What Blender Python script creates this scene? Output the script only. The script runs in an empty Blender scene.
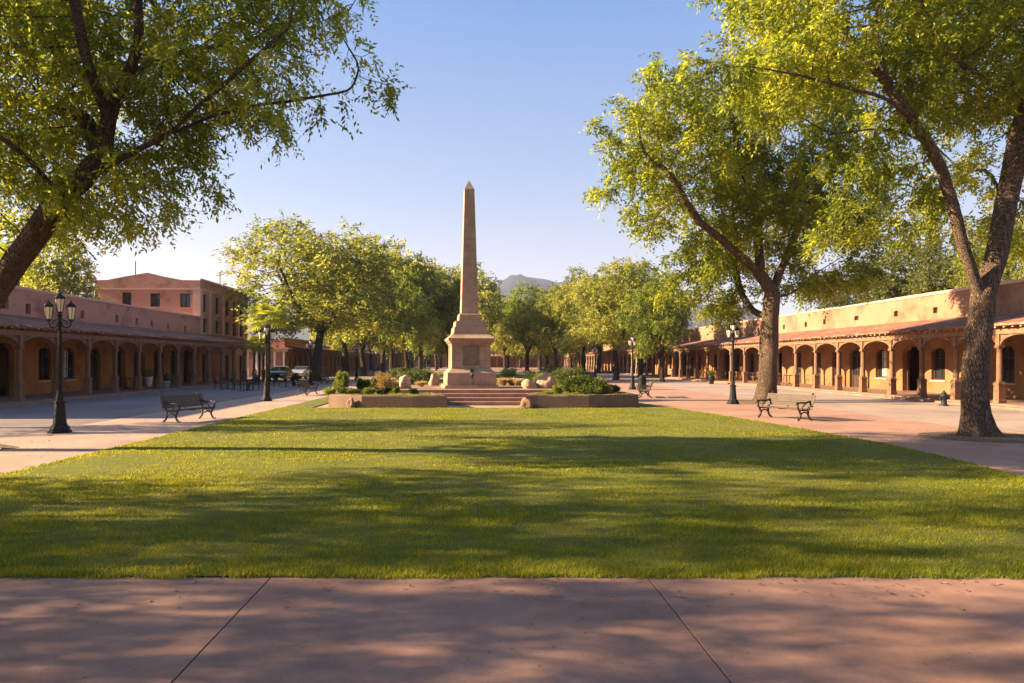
import bpy, math, random
import numpy as np
from mathutils import Vector, Matrix, noise

# ------------------------------------------------------------------ camera, sky, sun, exposure
sc = bpy.context.scene
COL = sc.collection
F, CX, HY, H = 700.0, 475.0, 361.0, 2.0
W_, H_ = 1024, 683
cam = bpy.data.objects.new('camera', bpy.data.cameras.new('camera'))
COL.objects.link(cam)
cam.location = (0, 0, H)
cam.rotation_euler = (math.radians(90), 0, 0)
cam.data.sensor_width = 36.0
cam.data.lens = F / W_ * 36.0
cam.data.shift_x = (W_ / 2 - CX) / W_
cam.data.shift_y = (HY - H_ / 2) / W_
cam.data.clip_start = 0.1
cam.data.clip_end = 9000
sc.camera = cam

SUN_EL = math.radians(23.0)
SUN_FWD = math.radians(-1.0)         # sun stands left of the camera, just behind square
world = bpy.data.worlds.new('World')
sc.world = world
world.use_nodes = True
wn = world.node_tree
bg = wn.nodes['Background']
sky = wn.nodes.new('ShaderNodeTexSky')
sky.sky_type = 'NISHITA'
sky.sun_disc = False
sky.sun_elevation = SUN_EL
sky.sun_rotation = math.radians(-90.0) + SUN_FWD
sky.altitude = 1500
sky.air_density = 1.0
sky.dust_density = 4.0
sky.ozone_density = 3.0
# a thin pale veil of high air, denser towards the horizon
tc = wn.nodes.new('ShaderNodeTexCoord'); sp = wn.nodes.new('ShaderNodeSeparateXYZ'); wn.links.new(tc.outputs['Generated'], sp.inputs[0])
vr = wn.nodes.new('ShaderNodeValToRGB'); e = vr.color_ramp.elements
K = 5.0
e[0].position = 0.0; e[0].color = (5.0/K, 4.1/K, 3.3/K, 1); e[1].position = 0.46; e[1].color = (0.72/K, 1.6/K, 3.4/K, 1)
m_ = e.new(0.12); m_.color = (3.7/K, 3.2/K, 3.2/K, 1)
m_ = e.new(0.24); m_.color = (2.1/K, 2.5/K, 3.3/K, 1)
wn.links.new(sp.outputs['Z'], vr.inputs[0])
vk = wn.nodes.new('ShaderNodeVectorMath'); vk.operation = 'SCALE'; vk.inputs['Scale'].default_value = K
wn.links.new(vr.outputs[0], vk.inputs[0])
vm = wn.nodes.new('ShaderNodeMix'); vm.data_type = 'RGBA'; vm.inputs[0].default_value = 0.6
wn.links.new(vk.outputs[0], vm.inputs[7]); wn.links.new(sky.outputs[0], vm.inputs[6])
wn.links.new(vm.outputs[2], bg.inputs[0])
bg.inputs[1].default_value = 0.054

sd = bpy.data.lights.new('sun', 'SUN')
sd.energy = 5.0
sd.angle = math.radians(0.53)
sd.color = (1.0, 0.77, 0.47)
sun = bpy.data.objects.new('sun', sd)
COL.objects.link(sun)
to_sun = Vector((-math.cos(SUN_EL) * math.cos(SUN_FWD), math.cos(SUN_EL) * math.sin(SUN_FWD), math.sin(SUN_EL)))
sun.rotation_euler = to_sun.to_track_quat('Z', 'Y').to_euler()

sc.view_settings.view_transform = 'Standard'
sc.view_settings.look = 'None'
sc.view_settings.exposure = 2.25
sc.view_settings.gamma = 1.0
sc.view_settings.use_curve_mapping = False
sc.render.engine = 'CYCLES'
sc.cycles.max_bounces = 6
sc.cycles.diffuse_bounces = 3
sc.cycles.glossy_bounces = 2
sc.cycles.transmission_bounces = 4
sc.cycles.volume_bounces = 0
sc.cycles.transparent_max_bounces = 8
sc.cycles.use_denoising = True
sc.cycles.use_fast_gi = False

# ------------------------------------------------------------------ helpers
def at(px, py, Y):
    """the point that stands Y metres ahead and shows at that spot"""
    return Vector(((px - CX) * Y / F, Y, H + (HY - py) * Y / F))

class MB:
    def __init__(s): s.v = []; s.f = []; s.sm = []
    def add(s, vs, fs, smooth=False):
        o = len(s.v); s.v.extend([tuple(p) for p in vs])
        for f in fs: s.f.append(tuple(i + o for i in f)); s.sm.append(smooth)
    def box(s, x0, x1, y0, y1, z0, z1, M=None):
        vs = [Vector(p) for p in ((x0,y0,z0),(x1,y0,z0),(x1,y1,z0),(x0,y1,z0),(x0,y0,z1),(x1,y0,z1),(x1,y1,z1),(x0,y1,z1))]
        if M is not None: vs = [M @ p for p in vs]
        s.add(vs, [(0,3,2,1),(4,5,6,7),(0,1,5,4),(1,2,6,5),(2,3,7,6),(3,0,4,7)])
    def cbox(s, x0, x1, y0, y1, z0, z1, b=0.02):
        """box with its vertical and top edges chamfered"""
        def ring(x0,x1,y0,y1,z): return [(x0+b,y0,z),(x1-b,y0,z),(x1,y0+b,z),(x1,y1-b,z),(x1-b,y1,z),(x0+b,y1,z),(x0,y1-b,z),(x0,y0+b,z)]
        vs = ring(x0,x1,y0,y1,z0) + ring(x0,x1,y0,y1,z1-b) + ring(x0+b,x1-b,y0+b,y1-b,z1)
        fs = []
        for k in (0, 8):
            for i in range(8): fs.append((k+i, k+(i+1)%8, k+8+(i+1)%8, k+8+i))
        fs.append(tuple(range(16,24))); fs.append(tuple(range(7,-1,-1)))
        s.add(vs, fs)
    def frust(s, cx, cy, levels, sides=4, rot=math.pi/4, smooth=False, cap=True):
        """levels: (z, rx[, ry]) half sizes; for 4 sides these are half widths"""
        vs = []; n = sides
        k = math.sqrt(2) if n == 4 else 1
        for L in levels:
            z, rx = L[0], L[1]; ry = L[2] if len(L) > 2 else rx
            for i in range(n):
                a = rot + 2*math.pi*i/n
                vs.append((cx + math.cos(a)*rx*k, cy + math.sin(a)*ry*k, z))
        fs = []
        for j in range(len(levels)-1):
            for i in range(n): fs.append((j*n+i, j*n+(i+1)%n, (j+1)*n+(i+1)%n, (j+1)*n+i))
        s.add(vs, fs, smooth)
        if cap:
            s.add(vs[:n], [tuple(range(n-1,-1,-1))]); s.add(vs[-n:], [tuple(range(n))])
    def tube(s, pts, r, sides=8, cap=True):
        pts = [Vector(p) for p in pts]
        rs = r if isinstance(r, (list, tuple)) else [r]*len(pts)
        t0 = (pts[1]-pts[0]).normalized()
        u = t0.orthogonal().normalized(); vs = []
        for i, p in enumerate(pts):
            a = pts[max(i-1,0)]; b = pts[min(i+1,len(pts)-1)]
            t = (b-a).normalized() if (b-a).length > 1e-9 else t0
            u = (u - t*u.dot(t)).normalized(); w = t.cross(u)
            for k in range(sides):
                an = 2*math.pi*k/sides
                vs.append(p + (u*math.cos(an) + w*math.sin(an))*rs[i])
        n = sides; fs = []
        for j in range(len(pts)-1):
            for i in range(n): fs.append((j*n+i, j*n+(i+1)%n, (j+1)*n+(i+1)%n, (j+1)*n+i))
        s.add(vs, fs, True)
        if cap:
            s.add(vs[:n], [tuple(range(n-1,-1,-1))]); s.add(vs[-n:], [tuple(range(n))])
    def prism(s, poly, axis, a, b):
        """poly of 2D points pushed from a to b along axis"""
        def P(p, t): return {'X': (t, p[0], p[1]), 'Y': (p[0], t, p[1]), 'Z': (p[0], p[1], t)}[axis]
        n = len(poly)
        vs = [P(p, a) for p in poly] + [P(p, b) for p in poly]
        fs = [tuple(range(n-1,-1,-1)), tuple(range(n, 2*n))] + [(i, (i+1)%n, n+(i+1)%n, n+i) for i in range(n)]
        s.add(vs, fs)
    def mesh(s, name, m):
        me = bpy.data.meshes.new(name)
        me.from_pydata(s.v, [], s.f); me.materials.append(m)
        me.polygons.foreach_set('use_smooth', s.sm)
        import bmesh
        bm = bmesh.new(); bm.from_mesh(me)
        bmesh.ops.recalc_face_normals(bm, faces=bm.faces); bm.to_mesh(me); bm.free()
        me.update(); return me
    def build(s, name, m, parent=None, loc=None):
        return link(name, s.mesh(name, m), parent, loc)

def link(name, me, parent=None, loc=None, rz=0, scale=None):
    o = bpy.data.objects.new(name, me); COL.objects.link(o)
    if parent is not None: o.parent = parent
    if loc is not None: o.location = loc
    if rz: o.rotation_euler = (0, 0, rz)
    if scale is not None: o.scale = scale
    return o
def tag(o, label, cat, group=None):
    o['label'] = label; o['category'] = cat
    if group: o['group'] = group
    return o
def thing(name, label, cat, loc=(0,0,0), rz=0, group=None):
    return tag(link(name, None, None, loc, rz), label, cat, group)
def setting(o, kind='structure'): o['kind'] = kind; return o
KIDS = {}
def children(o): return [c for c in COL.objects if c.parent == o]
def copy_tree(o, parent=None, kids=None):
    kids = kids if kids is not None else KIDS
    c = o.copy(); COL.objects.link(c)
    if parent is not None: c.parent = parent
    if o.name not in kids: kids[o.name] = children(o)
    for ch in kids[o.name]: copy_tree(ch, c, kids)
    return c
def dup(src, loc, rz, label, scale=None, group=None):
    c = copy_tree(src); c.location = loc; c.rotation_euler = (0,0,rz); c['label'] = label
    if scale is not None: c.scale = scale if hasattr(scale, '__len__') else (scale,)*3
    if group: c['group'] = group
    return c

# ------------------------------------------------------------------ materials
def nodes(name):
    m = bpy.data.materials.new(name); m.use_nodes = True
    nt = m.node_tree; return m, nt, nt.nodes['Principled BSDF']
def N(nt, t, **kw):
    n = nt.nodes.new(t)
    for k, v in kw.items():
        if k.startswith('i_'): n.inputs[k[2:].replace('_', ' ')].default_value = v
        else: setattr(n, k, v)
    return n
def tex_noise(nt, co, scale, detail=5, rough=0.6, stretch=None):
    if stretch:
        mp = N(nt, 'ShaderNodeMapping'); mp.inputs['Scale'].default_value = stretch
        nt.links.new(co, mp.inputs[0]); co = mp.outputs[0]
    n = N(nt, 'ShaderNodeTexNoise'); n.inputs['Scale'].default_value = scale
    n.inputs['Detail'].default_value = detail; n.inputs['Roughness'].default_value = rough
    nt.links.new(co, n.inputs['Vector']); return n.outputs['Fac']
def ramp(nt, fac, stops):
    r = N(nt, 'ShaderNodeValToRGB'); e = r.color_ramp.elements
    while len(e) < len(stops): e.new(0.5)
    for k, (p, c) in enumerate(stops):
        e[k].position = p; e[k].color = (c[0], c[1], c[2], 1)
    nt.links.new(fac, r.inputs[0]); return r.outputs[0]
def mix(nt, fac, a, b, mode='MIX'):
    m = N(nt, 'ShaderNodeMix', data_type='RGBA', blend_type=mode)
    for s, v in ((m.inputs[0], fac), (m.inputs[6], a), (m.inputs[7], b)):
        if isinstance(v, (int, float)): s.default_value = v
        elif isinstance(v, tuple): s.default_value = (v[0], v[1], v[2], 1)
        else: nt.links.new(v, s)
    return m.outputs[2]
def bump(nt, fac, strength, dist, prev=None):
    b = N(nt, 'ShaderNodeBump'); b.inputs['Strength'].default_value = strength; b.inputs['Distance'].default_value = dist
    nt.links.new(fac, b.inputs['Height'])
    if prev is not None: nt.links.new(prev, b.inputs['Normal'])
    return b.outputs[0]
def surface(name, c1, c2, scale=1.5, fine=25, rough=0.85, bst=0.4, bd=0.01, stain=None, stain_scale=0.6, coord='Object', stretch=None, metal=0, spec=0.3):
    m, nt, p = nodes(name)
    co = N(nt, 'ShaderNodeTexCoord').outputs[coord]
    a = tex_noise(nt, co, scale, 6, 0.65, stretch)
    b = tex_noise(nt, co, fine, 4, 0.7)
    col = ramp(nt, a, [(0.3, c1), (0.7, c2)])
    fine_c = ramp(nt, b, [(0.25, (0.78,)*3), (0.75, (1.15,)*3)])
    col = mix(nt, 1.0, col, fine_c, 'MULTIPLY')
    if stain:
        s = tex_noise(nt, co, stain_scale, 7, 0.7)
        sf = ramp(nt, s, [(0.49, (0,0,0)), (0.64, (1,1,1))])
        col = mix(nt, sf, col, stain)
    nt.links.new(col, p.inputs['Base Color'])
    p.inputs['Roughness'].default_value = rough; p.inputs['Metallic'].default_value = metal
    p.inputs['Specular IOR Level'].default_value = spec
    if bst: nt.links.new(bump(nt, b, bst, bd), p.inputs['Normal'])
    return m

M = {}
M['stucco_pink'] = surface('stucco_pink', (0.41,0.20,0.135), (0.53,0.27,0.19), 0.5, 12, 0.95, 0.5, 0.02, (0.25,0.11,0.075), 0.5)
M['stucco_trim'] = surface('stucco_trim', (0.52,0.30,0.21), (0.62,0.37,0.27), 0.8, 12, 0.95, 0.3, 0.02)
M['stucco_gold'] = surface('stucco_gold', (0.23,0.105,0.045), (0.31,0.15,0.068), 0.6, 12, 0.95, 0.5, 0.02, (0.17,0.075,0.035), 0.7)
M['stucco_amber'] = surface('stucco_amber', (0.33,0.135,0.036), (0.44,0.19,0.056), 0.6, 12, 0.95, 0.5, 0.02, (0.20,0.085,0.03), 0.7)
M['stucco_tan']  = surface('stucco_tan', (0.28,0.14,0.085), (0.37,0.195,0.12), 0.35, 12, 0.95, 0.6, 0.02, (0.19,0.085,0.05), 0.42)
M['timber'] = surface('timber', (0.15,0.08,0.048), (0.28,0.155,0.098), 2.0, 30, 0.85, 0.5, 0.01, None, 1, stretch=(1,1,0.15))
M['timber_pale'] = surface('timber_pale', (0.30,0.18,0.12), (0.44,0.29,0.20), 2.0, 30, 0.85, 0.5, 0.01, (0.22,0.12,0.08), 1.5)
M['post_wood'] = surface('post_wood', (0.15,0.078,0.046), (0.26,0.145,0.09), 2.0, 30, 0.85, 0.6, 0.012, (0.13,0.07,0.045), 2.2, stretch=(1,1,0.15), spec=0.15)
M['wood_dark'] = surface('wood_dark', (0.04,0.022,0.015), (0.07,0.04,0.028), 3, 40, 0.6, 0.3, 0.005)
M['wood_bench'] = surface('wood_bench', (0.065,0.043,0.03), (0.11,0.075,0.053), 3, 40, 0.7, 0.3, 0.004, None, 1, stretch=(8,0.6,8))
M['iron'] = surface('iron', (0.008,0.008,0.008), (0.018,0.016,0.014), 6, 60, 0.6, 0.2, 0.002, spec=0.2)
M['iron_brown'] = surface('iron_brown', (0.02,0.014,0.01), (0.042,0.028,0.019), 6, 60, 0.5, 0.2, 0.002, spec=0.5)
M['boulder'] = surface('boulder', (0.36,0.22,0.14), (0.54,0.36,0.24), 2.0, 9, 0.9, 0.9, 0.05, (0.30,0.18,0.11), 1.6)
M['mound'] = surface('mound', (0.17,0.095,0.055), (0.26,0.155,0.09), 2.0, 14, 0.95, 0.9, 0.05)
M['soil'] = surface('soil', (0.10,0.06,0.035), (0.19,0.12,0.075), 3.0, 30, 0.95, 0.9, 0.03, (0.24,0.15,0.08), 4)
M['step_stone'] = surface('step_stone', (0.21,0.115,0.08), (0.31,0.185,0.135), 1.3, 20, 0.9, 0.5, 0.01, (0.2,0.10,0.075), 2)
M['white_paint'] = surface('white_paint', (0.68,0.66,0.62), (0.78,0.76,0.72), 2, 20, 0.5, 0.1, 0.003)
M['hill'] = surface('hill', (0.012,0.018,0.014), (0.036,0.038,0.032), 0.02, 0.15, 1.0, 0.6, 6.0)
M['black_plastic'] = surface('black_plastic', (0.015,)*3, (0.025,)*3, 4, 40, 0.5, 0.1, 0.002)
M['grey_cloth'] = surface('grey_cloth', (0.25,0.26,0.3), (0.36,0.37,0.42), 4, 40, 0.8, 0.3, 0.004)
M['terracotta'] = surface('terracotta', (0.33,0.14,0.08), (0.45,0.2,0.12), 4, 30, 0.8, 0.3, 0.004)

def plain(name, c, rough=0.4, metal=0, spec=0.5, coat=0):
    m, nt, p = nodes(name)
    co = N(nt, 'ShaderNodeTexCoord').outputs['Object']
    a = tex_noise(nt, co, 3, 4)
    nt.links.new(ramp(nt, a, [(0.3, tuple(x*0.9 for x in c)), (0.7, c)]), p.inputs['Base Color'])
    p.inputs['Roughness'].default_value = rough; p.inputs['Metallic'].default_value = metal
    p.inputs['Specular IOR Level'].default_value = spec; p.inputs['Coat Weight'].default_value = coat
    return m
M['glass'] = plain('window_glass', (0.02,0.022,0.026), 0.08)
M['curtain'] = plain('curtain', (0.55,0.52,0.47), 0.9)
M['lantern_glass'] = plain('lantern_glass', (0.78,0.68,0.55), 0.3)
M['car_white'] = plain('car_white', (0.62,0.64,0.66), 0.25, 0, 0.5, 0.6)
M['car_silver'] = plain('car_silver', (0.38,0.39,0.41), 0.3, 0.3, 0.5, 0.6)
M['car_dark'] = plain('car_dark', (0.02,0.022,0.028), 0.25, 0, 0.5, 0.6)
M['rubber'] = plain('rubber', (0.018,)*3, 0.8)
M['chrome'] = plain('chrome', (0.5,)*3, 0.25, 1)
M['lens'] = plain('lens', (0.6,0.6,0.58), 0.1)
M['skin'] = plain('skin', (0.48,0.28,0.19), 0.6)
M['shirt'] = plain('shirt', (0.03,0.032,0.04), 0.9)
M['jeans'] = plain('jeans', (0.04,0.05,0.08), 0.9)
M['hair'] = plain('hair', (0.06,0.035,0.02), 0.8)
M['plaque'] = surface('plaque', (0.15,0.10,0.065), (0.24,0.165,0.11), 5, 40, 0.7, 0.8, 0.01)

def roof_mat():
    m, nt, p = nodes('porch_roofing')
    co = N(nt, 'ShaderNodeTexCoord').outputs['Object']
    b = N(nt, 'ShaderNodeTexBrick'); b.inputs['Scale'].default_value = 1.0
    b.inputs['Brick Width'].default_value = 0.5; b.inputs['Row Height'].default_value = 0.28
    b.inputs['Mortar Size'].default_value = 0.02
    b.inputs['Color1'].default_value = (0.24,0.105,0.065,1); b.inputs['Color2'].default_value = (0.35,0.17,0.11,1)
    b.inputs['Mortar'].default_value = (0.12,0.06,0.05,1)
    mp = N(nt, 'ShaderNodeMapping'); mp.inputs['Rotation'].default_value = (0,0,math.pi/2)
    nt.links.new(co, mp.inputs[0]); nt.links.new(mp.outputs[0], b.inputs['Vector'])
    s = tex_noise(nt, co, 1.4, 7, 0.75)
    sf = ramp(nt, s, [(0.55, (0,0,0)), (0.66, (1,1,1))])
    c = mix(nt, sf, b.outputs['Color'], (0.50,0.33,0.27))
    s2 = tex_noise(nt, co, 0.5, 5)
    c = mix(nt, 1.0, c, ramp(nt, s2, [(0.3,(0.7,)*3),(0.7,(1.1,)*3)]), 'MULTIPLY')
    nt.links.new(c, p.inputs['Base Color']); p.inputs['Roughness'].default_value = 0.95; p.inputs['Specular IOR Level'].default_value = 0.05
    nt.links.new(bump(nt, tex_noise(nt, co, 9, 5), 0.7, 0.04), p.inputs['Normal'])
    return m
M['roof'] = roof_mat()

def ashlar(name, c1, c2, mortar, bw=0.9, rh=0.34, rot=(math.pi/2,0,0), msize=0.012):
    m, nt, p = nodes(name)
    co = N(nt, 'ShaderNodeTexCoord').outputs['Object']
    mp = N(nt, 'ShaderNodeMapping'); mp.inputs['Rotation'].default_value = rot
    nt.links.new(co, mp.inputs[0])
    b = N(nt, 'ShaderNodeTexBrick'); b.inputs['Scale'].default_value = 1.0
    b.inputs['Brick Width'].default_value = bw; b.inputs['Row Height'].default_value = rh
    b.inputs['Mortar Size'].default_value = msize; b.inputs['Mortar Smooth'].default_value = 0.4
    b.inputs['Color1'].default_value = (*c1,1); b.inputs['Color2'].default_value = (*c2,1); b.inputs['Mortar'].default_value = (*mortar,1)
    nt.links.new(mp.outputs[0], b.inputs['Vector'])
    st = tex_noise(nt, co, 1.2, 7, 0.7)
    c = mix(nt, 1.0, b.outputs['Color'], ramp(nt, st, [(0.3,(0.72,0.70,0.68)),(0.65,(1.12,1.1,1.08))]), 'MULTIPLY')
    fn = tex_noise(nt, co, 35, 4, 0.7)
    c = mix(nt, 1.0, c, ramp(nt, fn, [(0.25,(0.8,)*3),(0.75,(1.15,)*3)]), 'MULTIPLY')
    drip = tex_noise(nt, co, 3.0, 5, 0.6, (3,3,0.25))
    c = mix(nt, ramp(nt, drip, [(0.56,(0,0,0)),(0.75,(0.55,)*3)]), c, tuple(x*0.55 for x in c1))
    nt.links.new(c, p.inputs['Base Color']); p.inputs['Roughness'].default_value = 0.9
    n1 = bump(nt, b.outputs['Fac'], 0.5, -0.012)
    nt.links.new(bump(nt, fn, 0.4, 0.01, n1), p.inputs['Normal'])
    return m
M['ashlar'] = ashlar('monument_stone', (0.36,0.225,0.145), (0.42,0.27,0.18), (0.27,0.165,0.11), msize=0.010)
M['planter_wall'] = ashlar('planter_stone', (0.13,0.075,0.05), (0.19,0.11,0.075), (0.09,0.052,0.035), 1.3, 0.7, msize=0.008)

def bark(name, c1, c2):
    m, nt, p = nodes(name)
    co = N(nt, 'ShaderNodeTexCoord').outputs['Object']
    a = tex_noise(nt, co, 9.0, 7, 0.7, (1.0,1.0,0.16))
    v = N(nt, 'ShaderNodeTexVoronoi'); v.feature = 'DISTANCE_TO_EDGE'
    mp = N(nt, 'ShaderNodeMapping'); mp.inputs['Scale'].default_value = (10,10,1.1)
    w = N(nt, 'ShaderNodeTexNoise'); w.inputs['Scale'].default_value = 3.0
    nt.links.new(co, w.inputs['Vector'])
    vm = N(nt, 'ShaderNodeVectorMath', operation='MULTIPLY_ADD')
    nt.links.new(w.outputs['Color'], vm.inputs[0]); vm.inputs[1].default_value = (0.10,0.10,0.25); nt.links.new(co, vm.inputs[2])
    nt.links.new(vm.outputs[0], mp.inputs[0]); nt.links.new(mp.outputs[0], v.inputs['Vector'])
    groove = ramp(nt, v.outputs['Distance'], [(0.0,(0,0,0)),(0.22,(1,1,1))])
    c = ramp(nt, a, [(0.3,c1),(0.72,c2)])
    c = mix(nt, 1.0, c, ramp(nt, v.outputs['Distance'], [(0.0,(0.38,)*3),(0.3,(1.2,)*3)]), 'MULTIPLY')
    nt.links.new(c, p.inputs['Base Color']); p.inputs['Roughness'].default_value = 0.95
    p.inputs['Specular IOR Level'].default_value = 0.15
    n1 = bump(nt, groove, 1.0, 0.06)
    nt.links.new(bump(nt, a, 0.7, 0.03, n1), p.inputs['Normal'])
    return m
M['bark'] = bark('bark', (0.13,0.082,0.055), (0.34,0.23,0.16))
M['bark_mid'] = bark('bark_mid', (0.08,0.052,0.035), (0.20,0.135,0.09))
M['bark_dark'] = bark('bark_dark', (0.05,0.032,0.022), (0.12,0.08,0.055))

def leaf_mat(name, cols, trans, tw=0.45):
    """cols: dark..light leaf colours picked per leaf; trans: tint of the light let through"""
    m = bpy.data.materials.new(name); m.use_nodes = True; nt = m.node_tree
    nt.nodes.clear()
    out = N(nt, 'ShaderNodeOutputMaterial')
    at_ = N(nt, 'ShaderNodeAttribute', attribute_name='tone')
    c = ramp(nt, at_.outputs['Fac'], [(k/(len(cols)-1), q) for k, q in enumerate(cols)])
    d = N(nt, 'ShaderNodeBsdfPrincipled'); d.inputs['Roughness'].default_value = 0.5
    d.inputs['Specular IOR Level'].default_value = 0.3
    t = N(nt, 'ShaderNodeBsdfTranslucent')
    nt.links.new(c, d.inputs['Base Color'])
    nt.links.new(mix(nt, 1.0, c, trans, 'MULTIPLY'), t.inputs['Color'])
    ms = N(nt, 'ShaderNodeMixShader'); ms.inputs[0].default_value = tw
    nt.links.new(d.outputs[0], ms.inputs[1]); nt.links.new(t.outputs[0], ms.inputs[2])
    nt.links.new(ms.outputs[0], out.inputs[0])
    return m
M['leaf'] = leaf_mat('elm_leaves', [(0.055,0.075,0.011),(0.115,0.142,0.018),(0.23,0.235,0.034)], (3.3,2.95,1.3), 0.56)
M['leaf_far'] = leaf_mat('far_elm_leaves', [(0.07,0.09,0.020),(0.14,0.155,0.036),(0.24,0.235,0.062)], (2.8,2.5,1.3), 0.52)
M['leaf_pale'] = leaf_mat('pale_elm_leaves', [(0.10,0.12,0.03),(0.18,0.195,0.05),(0.29,0.285,0.085)], (2.7,2.4,1.3), 0.52)
M['leaf_mid'] = leaf_mat('green_elm_leaves', [(0.055,0.08,0.016),(0.11,0.14,0.028),(0.19,0.21,0.045)], (2.7,2.5,1.3), 0.5)
M['leaf_pine'] = leaf_mat('evergreen_leaves', [(0.05,0.06,0.014),(0.09,0.10,0.022),(0.14,0.14,0.035)], (2.2,2.0,1.0), 0.35)
M['leaf_dark'] = leaf_mat('dark_shrub_leaves', [(0.022,0.038,0.010),(0.055,0.08,0.014),(0.15,0.17,0.03)], (2,1.8,1.0), 0.3)
M['leaf_lime'] = leaf_mat('lime_shrub_leaves', [(0.10,0.13,0.02),(0.17,0.19,0.03),(0.25,0.24,0.05)], (1.9,1.8,1.0), 0.4)
M['leaf_gold'] = leaf_mat('golden_shrub_leaves', [(0.16,0.11,0.03),(0.26,0.18,0.05),(0.36,0.25,0.08)], (1.7,1.5,1.0), 0.35)
M['straw'] = leaf_mat('straw_grass', [(0.30,0.20,0.09),(0.42,0.30,0.14),(0.52,0.38,0.2)], (1.4,1.3,1.0), 0.35)
M['palm'] = leaf_mat('palm_fronds', [(0.14,0.17,0.02),(0.22,0.25,0.03),(0.32,0.32,0.05)], (2.2,2.0,1.0), 0.5)
M['litter'] = leaf_mat('leaf_litter', [(0.10,0.055,0.02),(0.22,0.13,0.05),(0.32,0.22,0.08)], (1,1,1), 0.1)

def grass_mat():
    m = bpy.data.materials.new('grass_blades'); m.use_nodes = True; nt = m.node_tree; nt.nodes.clear()
    out = N(nt, 'ShaderNodeOutputMaterial'); co = N(nt, 'ShaderNodeTexCoord').outputs['Object']
    at_ = N(nt, 'ShaderNodeAttribute', attribute_name='tone')
    c = ramp(nt, at_.outputs['Fac'], [(0,(0.05,0.075,0.005)),(0.5,(0.18,0.20,0.009)),(0.9,(0.31,0.30,0.02)),(1.0,(0.30,0.23,0.07))])
    pt = tex_noise(nt, co, 0.55, 5, 0.6)
    c = mix(nt, 1.0, c, ramp(nt, pt, [(0.3,(0.72,0.80,0.8)),(0.7,(1.25,1.15,1.1))]), 'MULTIPLY')
    d = N(nt, 'ShaderNodeBsdfPrincipled'); d.inputs['Roughness'].default_value = 0.5; d.inputs['Specular IOR Level'].default_value = 0.25
    t = N(nt, 'ShaderNodeBsdfTranslucent')
    nt.links.new(c, d.inputs['Base Color']); nt.links.new(mix(nt, 1.0, c, (2.0,1.75,1.0), 'MULTIPLY'), t.inputs['Color'])
    ms = N(nt, 'ShaderNodeMixShader'); ms.inputs[0].default_value = 0.5
    nt.links.new(d.outputs[0], ms.inputs[1]); nt.links.new(t.outputs[0], ms.inputs[2]); nt.links.new(ms.outputs[0], out.inputs[0])
    return m
M['grass'] = grass_mat()
M['lawn'] = surface('lawn_turf', (0.09,0.105,0.01), (0.17,0.165,0.018), 0.5, 60, 0.95, 0.9, 0.03, (0.15,0.13,0.03), 0.35)

def concrete():
    m, nt, p = nodes('pink_concrete')
    co = N(nt, 'ShaderNodeTexCoord').outputs['Object']
    c = ramp(nt, tex_noise(nt, co, 0.35, 6, 0.65), [(0.3,(0.215,0.115,0.078)),(0.7,(0.345,0.198,0.143))])
    c = mix(nt, 1.0, c, ramp(nt, tex_noise(nt, co, 3.5, 7, 0.75), [(0.3,(0.80,0.78,0.78)),(0.7,(1.12,1.1,1.08))]), 'MULTIPLY')
    fn = tex_noise(nt, co, 90, 4, 0.7)
    c = mix(nt, 1.0, c, ramp(nt, fn, [(0.3,(0.85,)*3),(0.7,(1.12,)*3)]), 'MULTIPLY')
    v = N(nt, 'ShaderNodeTexVoronoi'); v.inputs['Scale'].default_value = 5.0; nt.links.new(co, v.inputs['Vector'])
    c = mix(nt, ramp(nt, v.outputs['Distance'], [(0.045,(0.8,)*3),(0.075,(0,)*3)]), c, (0.12,0.065,0.045))
    cr = tex_noise(nt, co, 0.9, 8, 0.7)
    c = mix(nt, ramp(nt, cr, [(0.60,(0,)*3),(0.72,(0.55,)*3)]), c, (0.20,0.115,0.09))
    nt.links.new(c, p.inputs['Base Color'])
    p.inputs['Roughness'].default_value = 0.8; p.inputs['Specular IOR Level'].default_value = 0.2
    b1 = bump(nt, tex_noise(nt, co, 14, 5), 0.12, 0.01)
    nt.links.new(bump(nt, fn, 0.25, 0.004, b1), p.inputs['Normal'])
    return m
M['concrete'] = concrete()
M['street'] = surface('street_asphalt', (0.16,0.118,0.105), (0.24,0.18,0.16), 0.25, 45, 0.9, 0.4, 0.006, (0.14,0.115,0.115), 0.35)
M['paving'] = surface('side_paving', (0.33,0.21,0.155), (0.44,0.29,0.22), 0.4, 40, 0.85, 0.3, 0.005, (0.28,0.19,0.155), 0.5)
M['paving_red'] = surface('red_paving', (0.29,0.155,0.105), (0.40,0.23,0.16), 0.4, 40, 0.85, 0.3, 0.005, (0.26,0.14,0.11), 0.5)
M['ground'] = surface('ground_earth', (0.16,0.12,0.085), (0.24,0.18,0.13), 0.05, 3, 0.95, 0.4, 0.03)

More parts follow.
